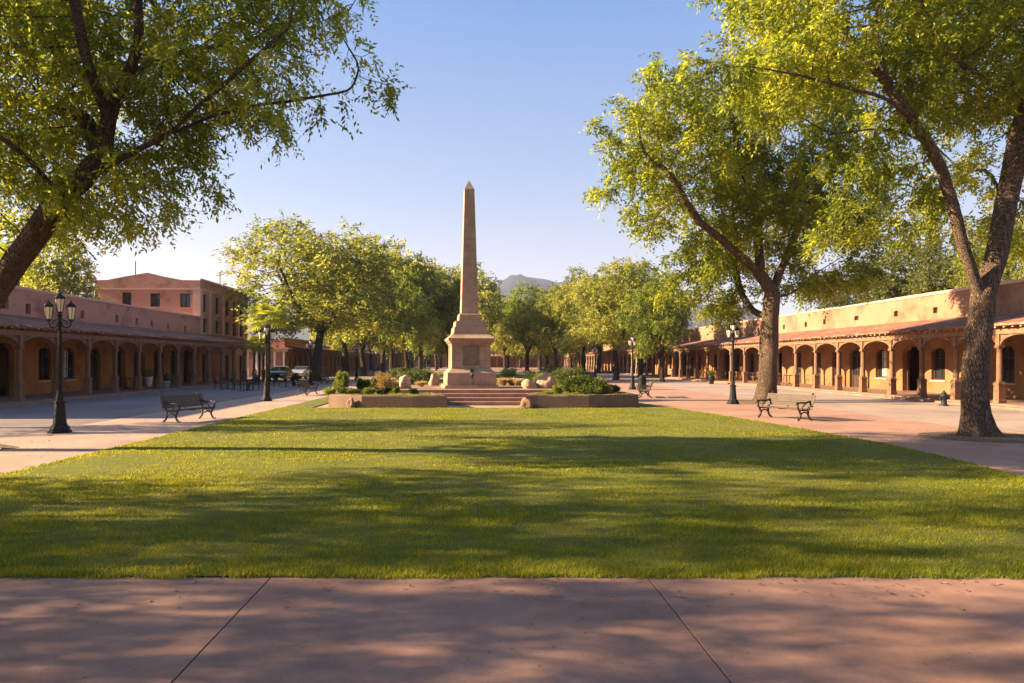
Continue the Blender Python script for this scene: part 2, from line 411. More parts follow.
# ------------------------------------------------------------------ ground and hills
def sheet(name, pts, z, m, kind='structure'):
    me = bpy.data.meshes.new(name); me.from_pydata([(x, y, z) for x, y in pts], [], [tuple(range(len(pts)))])
    me.materials.append(m); o = link(name, me)
    if me.polygons[0].normal.z < 0: me.flip_normals()
    return setting(o, kind)
sheet('ground', [(-4000,-60),(4000,-60),(4000,5000),(-4000,5000)], -0.03, M['ground'])
sheet('joint_soil', [(-29,-6),(29,-6),(29,6.36),(-29,6.36)], 0.0225, M['bark_dark'])
sheet('street', [(-20.6,-30),(-12.3,-30),(-12.3,215),(-20.6,215)], 0.000, M['street'])
sheet('cross_street', [(-60,73),(-20.7,73),(-20.7,88),(-60,88)], 0.000, M['street'])
sheet('street', [(14.6,-30),(22.4,-30),(22.4,215),(14.6,215)], 0.000, surface('pale_street', (0.29,0.205,0.165), (0.39,0.28,0.23), 0.25, 45, 0.9, 0.4, 0.006, (0.22,0.17,0.15), 0.35))
sheet('path', [(-12.3,6.38),(-8.1,6.38),(-8.1,215),(-12.3,215)], 0.008, M['paving'])
right_edge = [(9.0,6.38),(9.25,11.6),(9.6,14),(9.75,16.5),(9.5,20.3),(9.1,24),(8.6,27.5),(7.9,31.8),(7.4,36),(7.4,45)]
sheet('path', [(p[0]-0.1, p[1]) for p in right_edge] + [(7.3,215),(14.6,215),(14.6,6.38)], 0.008, M['paving_red'])
sheet('plaza_paving', [(-8.1,28.9),(7.9,28.9),(7.3,45),(7.3,215),(-8.1,215)], 0.004, M['paving'])

# the slabs of the front walk, with open joints between them
mb = MB()
xs = [-29.30+3.43*k for k in range(18)]
for a, b in zip(xs[:-1], xs[1:]):
    mb.cbox(a+0.005, b-0.005, -6.0, 0.0, -0.02, 0.03, 0.003)
    mb.cbox(a+0.005, b-0.005, 0.012, 6.37, -0.02, 0.03, 0.003)
setting(mb.build('pavement', M['concrete']))

# lawn: a slightly crowned turf sheet
def lawn_right(y):
    for (x0,y0),(x1,y1) in zip(right_edge[:-1], right_edge[1:]):
        if y0 <= y <= y1: return x0 + (x1-x0)*(y-y0)/(y1-y0)
    return right_edge[-1][0]
def lawn_grid(name, y0, y1, fl, fr, ny, nx, z):
    vs = []; fs = []
    for j in range(ny+1):
        y = y0 + (y1-y0)*j/ny
        for i in range(nx+1):
            x = fl(y) + (fr(y)-fl(y))*i/nx
            e = min(i, nx-i, j, ny-j)
            vs.append((x, y, z + (0.02 if e else 0) + 0.015*noise.noise((x*0.5,y*0.5,0))))
    for j in range(ny):
        for i in range(nx):
            a = j*(nx+1)+i; fs.append((a,a+1,a+nx+2,a+nx+1))
    me = bpy.data.meshes.new(name); me.from_pydata(vs, [], fs); me.materials.append(M['lawn'])
    for p in me.polygons: p.use_smooth = True
    return setting(link(name, me))
LZ = 0.03
lawn_grid('lawn', 6.39, 29.3, lambda y: -8.2, lawn_right, 60, 50, LZ)
lawn_grid('lawn', 29.32, 41.0, lambda y: -8.2, lambda y: -6.9, 20, 4, LZ)
lawn_grid('lawn', 29.32, 43.0, lambda y: 7.1 if y < 36 else 5.0, lambda y: max(7.35, lawn_right(y)), 20, 4, LZ)
lawn_grid('lawn', 47, 75, lambda y: -7.4, lambda y: -1.0, 20, 12, LZ)
lawn_grid('lawn', 47, 75, lambda y: 0.8, lambda y: 7.0, 20, 12, LZ)
lawn_grid('lawn', 82, 125, lambda y: -7.4, lambda y: 7.0, 20, 12, LZ)

# far hills
def hills():
    prof = [(-2600,60),(-1500,110),(-900,130),(-300,170),(0,225),(54,268),(90,288),(135,303),(200,302),(255,290),(300,277),(350,280),(411,278),(520,250),(700,215),(1000,170),(1600,140),(2600,60)]
    xs_ = np.linspace(-2600, 2600, 420)
    px_, pz_ = zip(*prof); hz = np.interp(xs_, px_, pz_)
    vs = []; fs = []; R = 22
    for j in range(R+1):
        t = j/R
        for i, x in enumerate(xs_):
            up = math.sin(t*math.pi/2)**1.2 if t < 1 else 1.0
            n = noise.fractal((x*0.012, t*5, 1.3), 0.9, 2.0, 7)*30*up
            vs.append((x, 1900 + 600*t, hz[i]*up + n*(0.12 if j >= R-3 else 0.8) - 3))
    n_ = len(xs_)
    for j in range(R):
        for i in range(n_-1): a = j*n_+i; fs.append((a,a+1,a+n_+1,a+n_))
    me = bpy.data.meshes.new('hills'); me.from_pydata(vs, [], fs); me.materials.append(M['hill'])
    for p in me.polygons: p.use_smooth = True
    setting(link('hills', me))
hills()

# ------------------------------------------------------------------ trees
def quads_mesh(name, V, tone, m, nv=4):
    """V: (n, nv, 3) loose faces"""
    n = len(V); me = bpy.data.meshes.new(name)
    me.vertices.add(n*nv); me.vertices.foreach_set('co', np.ascontiguousarray(V, dtype=np.float32).ravel())
    me.loops.add(n*nv); me.loops.foreach_set('vertex_index', np.arange(n*nv, dtype=np.int32))
    me.polygons.add(n); me.polygons.foreach_set('loop_start', np.arange(0, n*nv, nv, dtype=np.int32))
    try: me.polygons.foreach_set('loop_total', np.full(n, nv, dtype=np.int32))
    except Exception: pass
    at_ = me.attributes.new('tone', 'FLOAT', 'FACE'); at_.data.foreach_set('value', np.clip(tone,0,1).astype(np.float32))
    me.materials.append(m); me.update(calc_edges=True); me.validate(); return me
def unit(a): return a/np.maximum(np.linalg.norm(a, axis=-1, keepdims=True), 1e-9)
def leaf_faces(P, D, L, wd, rng, flat=0.6):
    """leaves at P pointing along D"""
    n = len(P); up = rng.normal(size=(n,3)); up[:,2] += flat*2
    S = unit(np.cross(D, up)); L = L*rng.uniform(0.7,1.3,(n,1)); w = wd*rng.uniform(0.8,1.2,(n,1))
    Nn = unit(np.cross(S, D))
    mid = P + D*L*0.45
    return np.stack([P, mid + S*w/2 + Nn*w*0.15, P + D*L, mid - S*w/2 + Nn*w*0.15], axis=1)

def colonize(skel, attr, step, infl, kill, rng, droop=0.0, maxit=90):
    pos = []; par = []
    ends = []
    for line in skel:
        line = [np.array(p, float) for p in line]
        if pos:
            d = [np.linalg.norm(q-line[0]) for q in pos]; prev = int(np.argmin(d))
            if d[prev] > 1e-6: pts = [line[0]]
            else: pts = []
        else: pos.append(line[0]); par.append(-1); prev = 0; pts = []
        for a, b in zip(line[:-1], line[1:]):
            k = max(1, int(np.linalg.norm(b-a)/step))
            for i in range(1, k+1): pts.append(a + (b-a)*i/k)
        for q in pts:
            j = rng.normal(size=3)*step*0.07
            pos.append(q+j); par.append(prev); prev = len(pos)-1
        ends.append(prev)
    pos = np.array(pos); par = list(par)
    att = attr.copy(); near = np.full(len(att), -1); nd = np.full(len(att), 1e9)
    def upd(idx):
        nonlocal near, nd
        D = np.linalg.norm(att[:,None,:]-pos[idx][None,:,:], axis=2)
        k = D.argmin(1); dm = D[np.arange(len(att)), k]; b = dm < nd
        near[b] = np.array(idx)[k[b]]; nd[b] = dm[b]
    upd(list(range(len(pos)))); cnt = {}
    for it in range(maxit):
        if not len(att): break
        act = nd < infl
        if not act.any(): break
        keys, inv = np.unique(near[act], return_inverse=True)
        dirs = np.zeros((len(keys),3)); np.add.at(dirs, inv, unit(att[act]-pos[near[act]]))
        new = []
        for k, d in zip(keys, dirs):
            if cnt.get(k,0) >= 3: continue
            cnt[k] = cnt.get(k,0)+1
            d = unit(d + rng.normal(size=3)*0.25 + np.array([0,0,-droop]))
            new.append(pos[k]+d*step); par.append(int(k))
        if not new: break
        idx = list(range(len(pos), len(pos)+len(new)))
        pos = np.vstack([pos, np.array(new)])
        upd(idx)
        keep = nd > kill
        att, near, nd = att[keep], near[keep], nd[keep]
    return pos, np.array(par), ends

def tree_meshes(skel, attr, trunk_r, rng, step=0.35, infl=3.0, kill=0.5, tip=0.008, droop=0.1, leafL=0.13, leafW=0.05,
                twigs=4, perTwig=10, twigL=0.4, hang=0.5, min_r=0.0, bark='bark', leafm='leaf', flare=0.5, name='', fork_r=None, bonus=None):
    pos, par, ends = colonize(skel, attr, step, infl, kill, rng, droop)
    n = len(pos); kids = [[] for _ in range(n)]
    for i in range(n):
        if par[i] >= 0: kids[par[i]].append(i)
    tips = np.zeros(n)
    for li, bn in (bonus or {}).items(): tips[ends[li]] += bn
    for i in range(n-1, -1, -1):
        if not kids[i]: tips[i] += 1
        if par[i] >= 0: tips[par[i]] += tips[i]
    pw = math.log(max(tips[0],2))/math.log(trunk_r/tip)
    rad = tip*tips**(1/pw)
    z0 = pos[0][2]
    depth = np.zeros(n, int)
    for i in range(1, n): depth[i] = depth[par[i]]+1
    # chains
    mb = MB(); V = []; Fc = []; off = 0
    stack = [(0, -1)]
    while stack:
        s, p0 = stack.pop()
        chain = ([p0] if p0 >= 0 else []) + [s]; cur = s
        while kids[cur]:
            ks = sorted(kids[cur], key=lambda k: -rad[k])
            for k in ks[1:]: stack.append((k, cur))
            cur = ks[0]; chain.append(cur)
        rs = [rad[c] for c in chain]
        if p0 >= 0: rs[0] = min(rs[0], rs[1]*1.15)
        if rs[0] > 0.08 and len(rs) > 5:
            a_ = np.pad(np.array(rs), 4, mode='edge'); rs = list(np.convolve(a_, np.ones(9)/9, 'valid'))
            if len(rs) > 6 and p0 < 0: rs = list(np.array(rs)*1.0)
        if rs[0] < min_r or len(chain) < 2: continue
        r0 = rs[0]; sides = 28 if r0 > 0.18 else 10 if r0 > 0.1 else 7 if r0 > 0.04 else 4 if r0 > 0.015 else 3
        pts = pos[chain].copy()
        if len(pts) > 3:  # smooth
            q = pts.copy(); q[1:-1] = 0.5*pts[1:-1] + 0.25*(pts[:-2]+pts[2:]); pts = q
        if s == 0 and p0 < 0:  # subdivide the trunk foot
            a, b = pts[0], pts[1]; extra = [0.0, 0.12, 0.3, 0.55, 0.8]
            ins = [a + (b-a)*t for t in extra]; pts = np.vstack([ins, pts[1:]]); rs = [rs[0]]*4 + rs
        u = None; ring0 = off
        for k, p in enumerate(pts):
            a = pts[max(k-1,0)]; b = pts[min(k+1,len(pts)-1)]; t = unit(b-a)
            if u is None:
                u = np.cross(t, [0.3,0.9,0.2]); u = unit(u)
            u = unit(u - t*u.dot(t)); w = np.cross(t, u)
            h = p[2]-z0
            for i in range(sides):
                an = 2*math.pi*i/sides; r = rs[k]
                if s == 0 and p0 < 0:
                    fl = math.exp(-h/0.35)*flare
                    r = r*(1 + fl*(0.75+0.5*math.sin(5*an+1.0)+0.3*math.sin(3*an)))
                if r > 0.05: r *= 1 + 0.10*noise.noise((math.cos(an)*1.5+p[0], math.sin(an)*1.5+p[1], p[2]*0.8)) + 0.045*noise.noise((math.cos(an)*5, math.sin(an)*5, p[2]*0.5))*(r > 0.12)
                V.append(p + (u*math.cos(an)+w*math.sin(an))*r)
            if k:
                for i in range(sides):
                    c0 = ring0+(k-1)*sides; c1 = c0+sides
                    Fc.append((c0+i, c0+(i+1)%sides, c1+(i+1)%sides, c1+i))
        off += sides*len(pts)
    me = bpy.data.meshes.new('trunk'); me.from_pydata([tuple(v) for v in V], [], Fc)
    me.materials.append(M[bark]); me.polygons.foreach_set('use_smooth', [True]*len(Fc)); me.update()
    # leaves: sprays on thin wood
    em = np.where(tips <= 3)[0]
    E = len(em); P0 = pos[em]; pd = unit(pos[em]-pos[np.maximum(par[em],0)]+1e-6)
    T = twigs; K = perTwig
    base = np.repeat(P0, T, 0) + rng.normal(size=(E*T,3))*step*0.35
    td = unit(np.repeat(pd,T,0)*0.8 + rng.normal(size=(E*T,3))*0.75 + np.array([0,0,-hang]))
    tl = twigL*rng.uniform(0.5,1.3,(E*T,1))
    tt = (np.arange(K)+0.5)/K
    P = base[:,None,:] + td[:,None,:]*tl[:,None,:]*tt[None,:,None]
    P[:,:,2] -= (tl*0.25)*(tt[None,:]**2)
    side = unit(np.cross(td, rng.normal(size=(E*T,3)) + np.array([0,0,1.5])))
    sg = np.where(np.arange(K)%2==0, 1, -1)
    D = td[:,None,:]*0.55 + side[:,None,:]*sg[None,:,None]*0.8 + np.array([0,0,-hang*0.5]) + rng.normal(size=(E*T,K,3))*0.25
    P = P.reshape(-1,3); D = unit(D.reshape(-1,3))
    Lf = leaf_faces(P, D, leafL, leafW, rng)
    tone_e = np.repeat(rng.uniform(0.2,0.8,E*T), K)
    low = np.array([noise.noise((q[0]*0.5,q[1]*0.5,q[2]*0.5)) for q in P0])
    tone = tone_e + np.repeat(low, T*K)*0.5 + rng.normal(size=len(P))*0.12
    cr = quads_mesh('crown', Lf, tone, M[leafm])
    return me, cr

def blob_points(blobs, n, rng, shell=0.35, gap=-0.12):
    """points inside a union of ellipsoids (centre, rx, ry, rz)"""
    vol = np.array([b[1]*b[2]*b[3] for b in blobs]); pr = vol/vol.sum(); out = []
    for b, k in zip(blobs, rng.multinomial(n, pr)):
        d = unit(rng.normal(size=(k,3))); r = rng.uniform(0,1,(k,1))**shell
        out.append(np.array(b[0]) + d*r*np.array(b[1:4]))
    P = np.vstack(out)
    keep = np.array([noise.noise((p[0]*0.45+7,p[1]*0.45,p[2]*0.45)) > gap for p in P])
    return P[keep]
def place_tree(name, label, me, cr, loc=(0,0,0), rz=0, scale=1.0, group=None, cat='tree'):
    t = thing(name, label, cat, loc, rz, group); t.scale = scale if hasattr(scale,'__len__') else (scale,)*3
    link('trunk', me, t); link('crown', cr, t); return t

def hero(name, label, base, skel_px, blobs_px, trunk_r, seed, n_attr, group, dY=1.0, back=0.8, **kw):
    """skel_px: polylines of (px, py, Y); blobs_px: (px, py, Y, r, squash); lengths in metres, at true distances"""
    rng = np.random.default_rng(seed)
    B = Vector(base)
    skel = [[tuple(at(*q) - B) for q in line] for line in skel_px]
    skel[0] = [(0,0,-0.05)] + skel[0]
    blobs_px = [(px, py, Y+back, r_*(Y+back)/Y, sq) for px, py, Y, r_, sq in blobs_px]
    blobs = [(tuple(at(px,py,Y)-B), r, r*dY, r*sq) for px, py, Y, r, sq in blobs_px]
    A = blob_points(blobs, n_attr, rng)
    me, cr = tree_meshes(skel, A, trunk_r, rng, **kw)
    return place_tree(name, label, me, cr, base, group=group)

# near left leaning tree
GL = 'tall shade trees along the walks of the square'
hero('shade_tree', 'big leaning shade tree entering from the left edge, its crown arching over the lamp',
     (-12.3, 15.7, 0.0),
     [[(-50,395,15.6),(-22,320,15.4),(3,278,15.0),(38,232,14.7),(62,196,14.5),(82,178,14.4)],
      [(82,178,14.4),(98,160,14.4),(108,120,14.4),(122,88,14.6),(150,60,14.6),(196,48,14.8)],
      [(122,88,14.6),(140,40,14.2),(137,0,14.0),(140,-60,14.0)],
      [(82,178,14.4),(120,158,14.2),(165,136,14.0),(215,115,13.9),(258,106,13.8),(300,100,13.8),(322,96,13.7),(342,92,13.7)],
      [(98,160,14.4),(88,120,15.2),(60,108,15.8),(20,100,16.4),(-30,80,17)],
      [(165,136,14.0),(215,92,13.3),(250,60,13.0),(290,30,13.0)],
      [(108,120,14.4),(85,60,13.6),(75,0,13.2),(60,-70,13.0)],
      [(62,196,14.5),(20,150,13.0),(-40,110,12.0),(-90,60,11.5)]],
     [(120,40,14.5,2.9,0.9),(240,60,14.0,2.2,0.85),(325,60,13.8,1.6,0.95),(350,100,13.7,1.0,0.8),(325,115,13.4,0.9,0.6),(360,75,13.8,0.6,0.9),(255,125,13.6,1.2,0.8),(280,90,13.2,1.3,0.9),(352,122,13.6,0.55,0.6),(230,160,13.8,0.9,0.8),(120,190,13.6,1.2,0.7),(60,200,13.4,1.1,0.7),(180,-60,14.0,3.0,0.8),(300,0,14,1.5,0.9),
      (20,60,15,3.2,0.9),(20,-80,14,3.6,0.9),(150,150,14.2,1.5,0.8),(205,165,14.0,1.05,0.8),(155,218,14.0,1.0,0.6),(95,215,14.8,1.1,0.6),(215,185,13.8,0.7,0.7),
      (20,190,15.6,1.7,0.8),(-80,60,13.5,3.2,0.9),(-60,170,15,2.2,0.8),(0,235,16.6,1.2,0.4),(50,235,15.8,0.8,0.45),(342,50,13.8,0.7,0.9)],
     0.25, 5, 5600, GL, step=0.24, infl=2.4, kill=0.34, leafL=0.13, leafW=0.052, twigs=4, perTwig=12, twigL=0.48, bark='bark_mid', flare=0.4)

# near right double-stemmed tree
hero('shade_tree', 'thick forked shade tree at the far right with a furrowed trunk in an earth bed',
     (13.2, 18.4, 0.0),
     [[(975,400,18.4),(976,360,18.4),(979,325,18.4),(983,300,18.4)],
      [(983,300,18.4),(968,262,18.2),(955,215,18.0),(944,175,17.8),(932,148,17.6),(917,125,17.5),(898,100,17.3),(882,65,17.2),(876,25,17.2),(880,-30,17)],
      [(983,300,18.4),(996,255,18.6),(1006,210,18.8),(1013,165,19.0),(1020,125,19.0),(1036,80,19.2),(1060,20,19.4),(1070,-60,19.4)],
      [(917,125,17.5),(890,100,16.8),(850,88,16.2),(800,76,15.8),(755,68,15.6),(720,66,15.5)],
      [(932,148,17.6),(905,132,17.8),(870,128,18.0),(845,134,18.2)],
      [(1008,200,18.8),(985,168,19.5),(962,172,20.0),(950,195,20.4)],
      [(1024,95,19.0),(990,82,18.0),(950,58,17.2),(925,15,16.8),(905,-40,16.5)],
      [(898,100,17.3),(860,50,18.5),(820,10,19.4),(780,-20,20)],
      [(1020,125,19.0),(1080,90,20),(1140,60,21)]],
     [(790,50,16.5,2.0,0.8),(735,55,15.8,1.35,0.7),(860,60,16.8,2.2,0.9),(870,-40,17,3.0,0.9),(960,20,17.5,2.9,0.9),(1030,80,19,3.0,0.9),(1100,10,19.5,3.6,1.0),
      (705,110,15.6,0.7,0.8),(945,235,19.5,1.0,0.7),(975,255,20.5,0.9,0.6),(825,245,18.6,0.8,0.6),(925,180,19.5,1.2,0.8),(780,160,16.8,0.9,0.7),(700,40,15.4,0.7,0.7),(860,150,18.0,1.5,0.7),(800,140,17.2,1.1,0.7),(780,-30,18.5,2.2,0.8),(985,190,20.5,1.8,0.9),(900,215,19.5,1.15,0.8),(850,215,18.8,0.85,0.7),
      (1080,200,20.0,2.2,0.7),(1000,-90,18,3.2,0.8),(760,105,16.2,0.9,0.7),(1010,235,21.5,1.3,0.5),(930,120,20,1.6,1.0)],
     0.305, 11, 5000, GL, step=0.26, infl=2.6, kill=0.36, leafL=0.14, leafW=0.056, twigs=6, perTwig=11, twigL=0.5, bark='bark', flare=0.8, bonus={2:40})

# middle right tree
hero('shade_tree', 'large spreading shade tree behind the right bench, its leaves reaching far out over the lawn',
     (14.1, 34.0, 0.0),
     [[(768,375,34),(769,345,34),(770,318,34),(772,290,34)],
      [(772,290,34),(758,272,33.6),(742,258,33.2),(722,240,32.8),(700,222,32.4),(683,196,32.0),(668,172,31.6),(650,160,31.2)],
      [(770,318,34),(752,312,35),(740,290,36),(733,255,36.6),(724,222,37)],
      [(760,274,33.6),(758,240,34),(757,212,34.4),(745,185,34.6),(738,150,34.6),(730,110,34)],
      [(772,290,34),(784,262,34.4),(796,232,34.8),(808,204,35.2),(826,178,35.6),(838,140,36)],
      [(784,262,34.4),(812,242,33.6),(836,232,33.0)],
      [(768,300,34),(795,292,36),(820,270,37.5)]],
     [(700,140,33,3.6,0.9),(648,125,31.5,2.6,0.9),(632,185,31.5,1.9,1.0),(655,235,32,1.9,0.8),(770,130,34,4.2,0.9),(820,190,35,3.2,0.9),(745,215,34,3.4,0.8),
      (690,270,34,2.1,0.75),(855,230,35.5,1.8,0.9),(850,275,36,1.2,0.6),(660,80,32,1.6,0.8),(705,305,35,1.3,0.6),(735,295,36,1.8,0.6),(675,295,34,1.0,0.6),(800,280,34.5,1.5,0.6),(845,282,35,1.4,0.6),(735,318,34,1.0,0.5),(650,290,33,1.1,0.6),(880,262,36,1.1,0.7),(800,265,35.5,1.6,0.6),(850,255,35.5,1.6,0.7),(610,185,31.2,0.9,0.9),(770,290,36.5,1.4,0.5),(800,90,35,3.0,0.8),(620,150,31.3,0.9,0.9),(815,290,36.5,1.2,0.5)],
     0.43, 23, 3400, GL, step=0.36, infl=4.0, kill=0.5, leafL=0.20, leafW=0.09, twigs=8, perTwig=9, twigL=0.7, bark='bark', flare=0.6, bonus={2:90,1:60,3:30})

# far tree variants, one unit = one metre of a 14 m tree
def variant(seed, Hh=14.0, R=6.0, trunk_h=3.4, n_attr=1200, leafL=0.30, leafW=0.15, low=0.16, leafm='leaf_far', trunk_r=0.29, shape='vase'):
    rng = np.random.default_rng(seed); random.seed(seed)
    lean = rng.normal(size=2)*0.3
    skel = [[(0,0,-0.1),(lean[0]*0.4,lean[1]*0.4,trunk_h*0.5),(lean[0],lean[1],trunk_h)]]
    nl = 4 if shape != 'cone' else 1
    for k in range(nl):
        a = 2*math.pi*k/nl + rng.uniform(-0.4,0.4); r = R*rng.uniform(0.35,0.6)
        if shape == 'cone': skel.append([(lean[0],lean[1],trunk_h),(0,0,Hh*0.9)]); break
        skel.append([(lean[0],lean[1],trunk_h*rng.uniform(0.8,1.0)),(math.cos(a)*r*0.45,math.sin(a)*r*0.45,Hh*0.42),(math.cos(a)*r,math.sin(a)*r,Hh*0.66)])
    blobs = [((0,0,Hh*0.62),R*0.72,R*0.72,Hh*0.34)]
    for k in range(11):
        a = rng.uniform(0,2*math.pi); q = rng.uniform(0.4,0.78)*R; z = rng.uniform(low+0.12,0.86)*Hh
        q *= 1 - 0.55*max(0,(z/Hh-0.6)/0.4)
        if shape == 'cone': q = R*0.6*(1.05-z/Hh)
        s_ = rng.uniform(0.22,0.36)*R
        blobs.append(((math.cos(a)*q,math.sin(a)*q,z),s_,s_,s_*0.8))
    if shape == 'cone': blobs = [((0,0,Hh*t),R*(1.08-t)*0.9,R*(1.08-t)*0.9,Hh*0.1) for t in (0.25,0.37,0.5,0.62,0.74,0.85,0.94)]
    A = blob_points(blobs, n_attr, rng, 0.45, -0.2)
    return tree_meshes(skel, A, trunk_r, rng, step=0.55, infl=5.0, kill=0.75, tip=0.014, droop=0.05, leafL=leafL, leafW=leafW,
                       twigs=6, perTwig=9, twigL=0.95, hang=0.25, min_r=0.02, leafm=leafm, bark='bark_mid')
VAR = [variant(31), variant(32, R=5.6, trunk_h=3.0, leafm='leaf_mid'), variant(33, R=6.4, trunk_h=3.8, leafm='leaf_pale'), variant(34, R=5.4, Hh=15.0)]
BIG = variant(44, R=7.0, n_attr=1900, leafL=0.26, leafW=0.12, trunk_h=4.6)
AIRY = variant(43, R=6.0, n_attr=430, leafL=0.24, leafW=0.10)
PINE = [variant(51, R=4.2, n_attr=420, leafm='leaf_pine', shape='cone', trunk_h=1.5), variant(52, R=5.0, n_attr=500, leafm='leaf_pine', trunk_h=2.5)]
GM = 'shade trees along the middle of the square'
def ft(px, Y, Hm, wpx, v, label, name='shade_tree', group=GM, rz=None):
    X = (px-CX)*Y/F; me, cr = v
    s = Hm/13.6*1.06; R = wpx/2*Y/F; sx = R/4.8
    sx = min(max(sx, s*0.7), s*1.45)
    return place_tree(name, label, me, cr, (X, Y, 0.0), rz if rz is not None else (px*1.7)%6.28, (sx, sx, s), group)
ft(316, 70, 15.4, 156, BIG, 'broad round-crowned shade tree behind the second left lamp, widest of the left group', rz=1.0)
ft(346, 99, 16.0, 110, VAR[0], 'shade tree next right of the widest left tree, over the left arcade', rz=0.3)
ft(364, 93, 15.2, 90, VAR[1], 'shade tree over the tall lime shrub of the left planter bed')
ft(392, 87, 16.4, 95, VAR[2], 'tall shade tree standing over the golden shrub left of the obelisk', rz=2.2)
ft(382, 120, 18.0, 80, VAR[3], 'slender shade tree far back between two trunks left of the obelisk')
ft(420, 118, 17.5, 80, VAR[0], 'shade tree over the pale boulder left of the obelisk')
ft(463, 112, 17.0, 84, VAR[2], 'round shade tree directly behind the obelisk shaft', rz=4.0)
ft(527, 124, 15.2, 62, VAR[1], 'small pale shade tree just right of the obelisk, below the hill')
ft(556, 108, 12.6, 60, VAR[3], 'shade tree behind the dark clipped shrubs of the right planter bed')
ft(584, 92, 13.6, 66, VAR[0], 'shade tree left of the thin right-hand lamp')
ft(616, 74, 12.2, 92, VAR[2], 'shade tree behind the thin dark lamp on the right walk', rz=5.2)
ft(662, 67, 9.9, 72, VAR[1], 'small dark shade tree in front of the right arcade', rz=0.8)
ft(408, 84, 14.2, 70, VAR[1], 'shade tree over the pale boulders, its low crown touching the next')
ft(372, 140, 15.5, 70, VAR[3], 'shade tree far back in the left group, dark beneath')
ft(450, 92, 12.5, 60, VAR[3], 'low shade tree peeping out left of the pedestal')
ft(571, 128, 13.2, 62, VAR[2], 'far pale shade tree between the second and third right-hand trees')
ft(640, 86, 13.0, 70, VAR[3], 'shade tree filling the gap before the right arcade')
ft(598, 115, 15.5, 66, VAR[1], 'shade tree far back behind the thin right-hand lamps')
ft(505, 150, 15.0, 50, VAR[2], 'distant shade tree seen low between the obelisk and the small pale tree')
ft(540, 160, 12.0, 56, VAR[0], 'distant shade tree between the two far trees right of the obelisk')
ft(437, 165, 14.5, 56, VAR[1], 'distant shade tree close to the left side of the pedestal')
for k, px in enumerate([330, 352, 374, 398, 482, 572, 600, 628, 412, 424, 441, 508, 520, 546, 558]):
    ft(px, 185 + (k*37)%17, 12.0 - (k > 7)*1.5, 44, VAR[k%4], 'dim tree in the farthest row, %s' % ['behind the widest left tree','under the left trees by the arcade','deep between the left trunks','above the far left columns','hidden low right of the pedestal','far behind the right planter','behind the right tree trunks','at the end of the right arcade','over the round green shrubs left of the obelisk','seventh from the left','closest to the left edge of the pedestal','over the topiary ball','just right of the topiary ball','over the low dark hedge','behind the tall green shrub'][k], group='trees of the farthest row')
ft(62, 57, 11.0, 84, VAR[3], 'sunlit yellow-green tree behind the left parapet beside the tall pink building', name='shade_tree', group=None)
ft(5, 66, 12.5, 80, VAR[1], 'dark green tree at the left edge behind the parapet')
ft(868, 74, 14.5, 80, PINE[0], 'narrow dark evergreen behind the right parapet, left of the forked tree', name='evergreen_tree', group=None)
ft(908, 66, 13.6, 100, PINE[1], 'bushy evergreen behind the right parapet in the gap of the crowns', name='evergreen_tree', group=None)
ft(945, 60, 12.6, 80, PINE[1], 'low evergreen behind the right parapet close to the forked trunk', name='evergreen_tree', group=None, rz=3)
ft(1010, 55, 12.0, 100, VAR[2], 'leafy tree behind the right parapet at the right edge')
ft(840, 95, 14.0, 60, PINE[1], 'tall evergreen far behind the right parapet, mostly hidden', name='evergreen_tree', group=None, rz=1)
# unseen trees throwing the dappled shade, those along the left street added for it
for x, y, rz, sx, sz, lb in ((-15.5,3.6,0.5,0.6,0.78,'shade tree beside the camera on the left walk'),(-12.6,-2.4,2.5,0.6,0.74,'shade tree behind the camera on the left walk'),
                         (-18.2,8.6,1.2,0.72,0.9,'unseen shade tree added at the left street edge to dapple the lawn'),
                         (-26.5,6.4,4.4,0.66,0.95,'unseen tall tree added beyond the left street to shade the front lawn'),(-20.0,21.0,3.9,0.5,0.8,'unseen tree added before the left arcade to throw shade across the lawn')):
    place_tree('shade_tree', lb, *AIRY, (x, y, 0), rz, (sx,sx,sz), GL)

# ------------------------------------------------------------------ buildings
def wall_run(mb, axis, c0, c1, a0, a1, z0, z1, ops, arch=False):
    """wall between c0..c1 thick, running a0..a1, with openings (a, b, zlo, zhi)"""
    def bx(p, q, zl, zh):
        if q-p < 1e-4 or zh-zl < 1e-4: return
        if axis == 'Y': mb.box(c0, c1, p, q, zl, zh)
        else: mb.box(p, q, c0, c1, zl, zh)
    cur = a0
    for (a, b, zl, zh) in sorted(ops):
        bx(cur, a, z0, z1); bx(a, b, z0, zl); bx(a, b, zh, z1); cur = b
        if arch:
            n = 8; w = b-a; hgt = 0.28*w; mid = (a+b)/2
            for sgn in (-1, 1):
                poly = [(mid+sgn*w/2, zh), (mid+sgn*w/2, zh-hgt)]
                poly += [(mid + sgn*w/2*math.cos(t*math.pi/2/n), zh-hgt+hgt*math.sin(t*math.pi/2/n)) for t in range(1, n)]
                poly = [poly[0]] + poly[1:] + [(mid, zh)]
                mb.prism(poly, 'X' if axis == 'Y' else 'Y', c0+0.003, c1-0.003)
    bx(cur, a1, z0, z1)

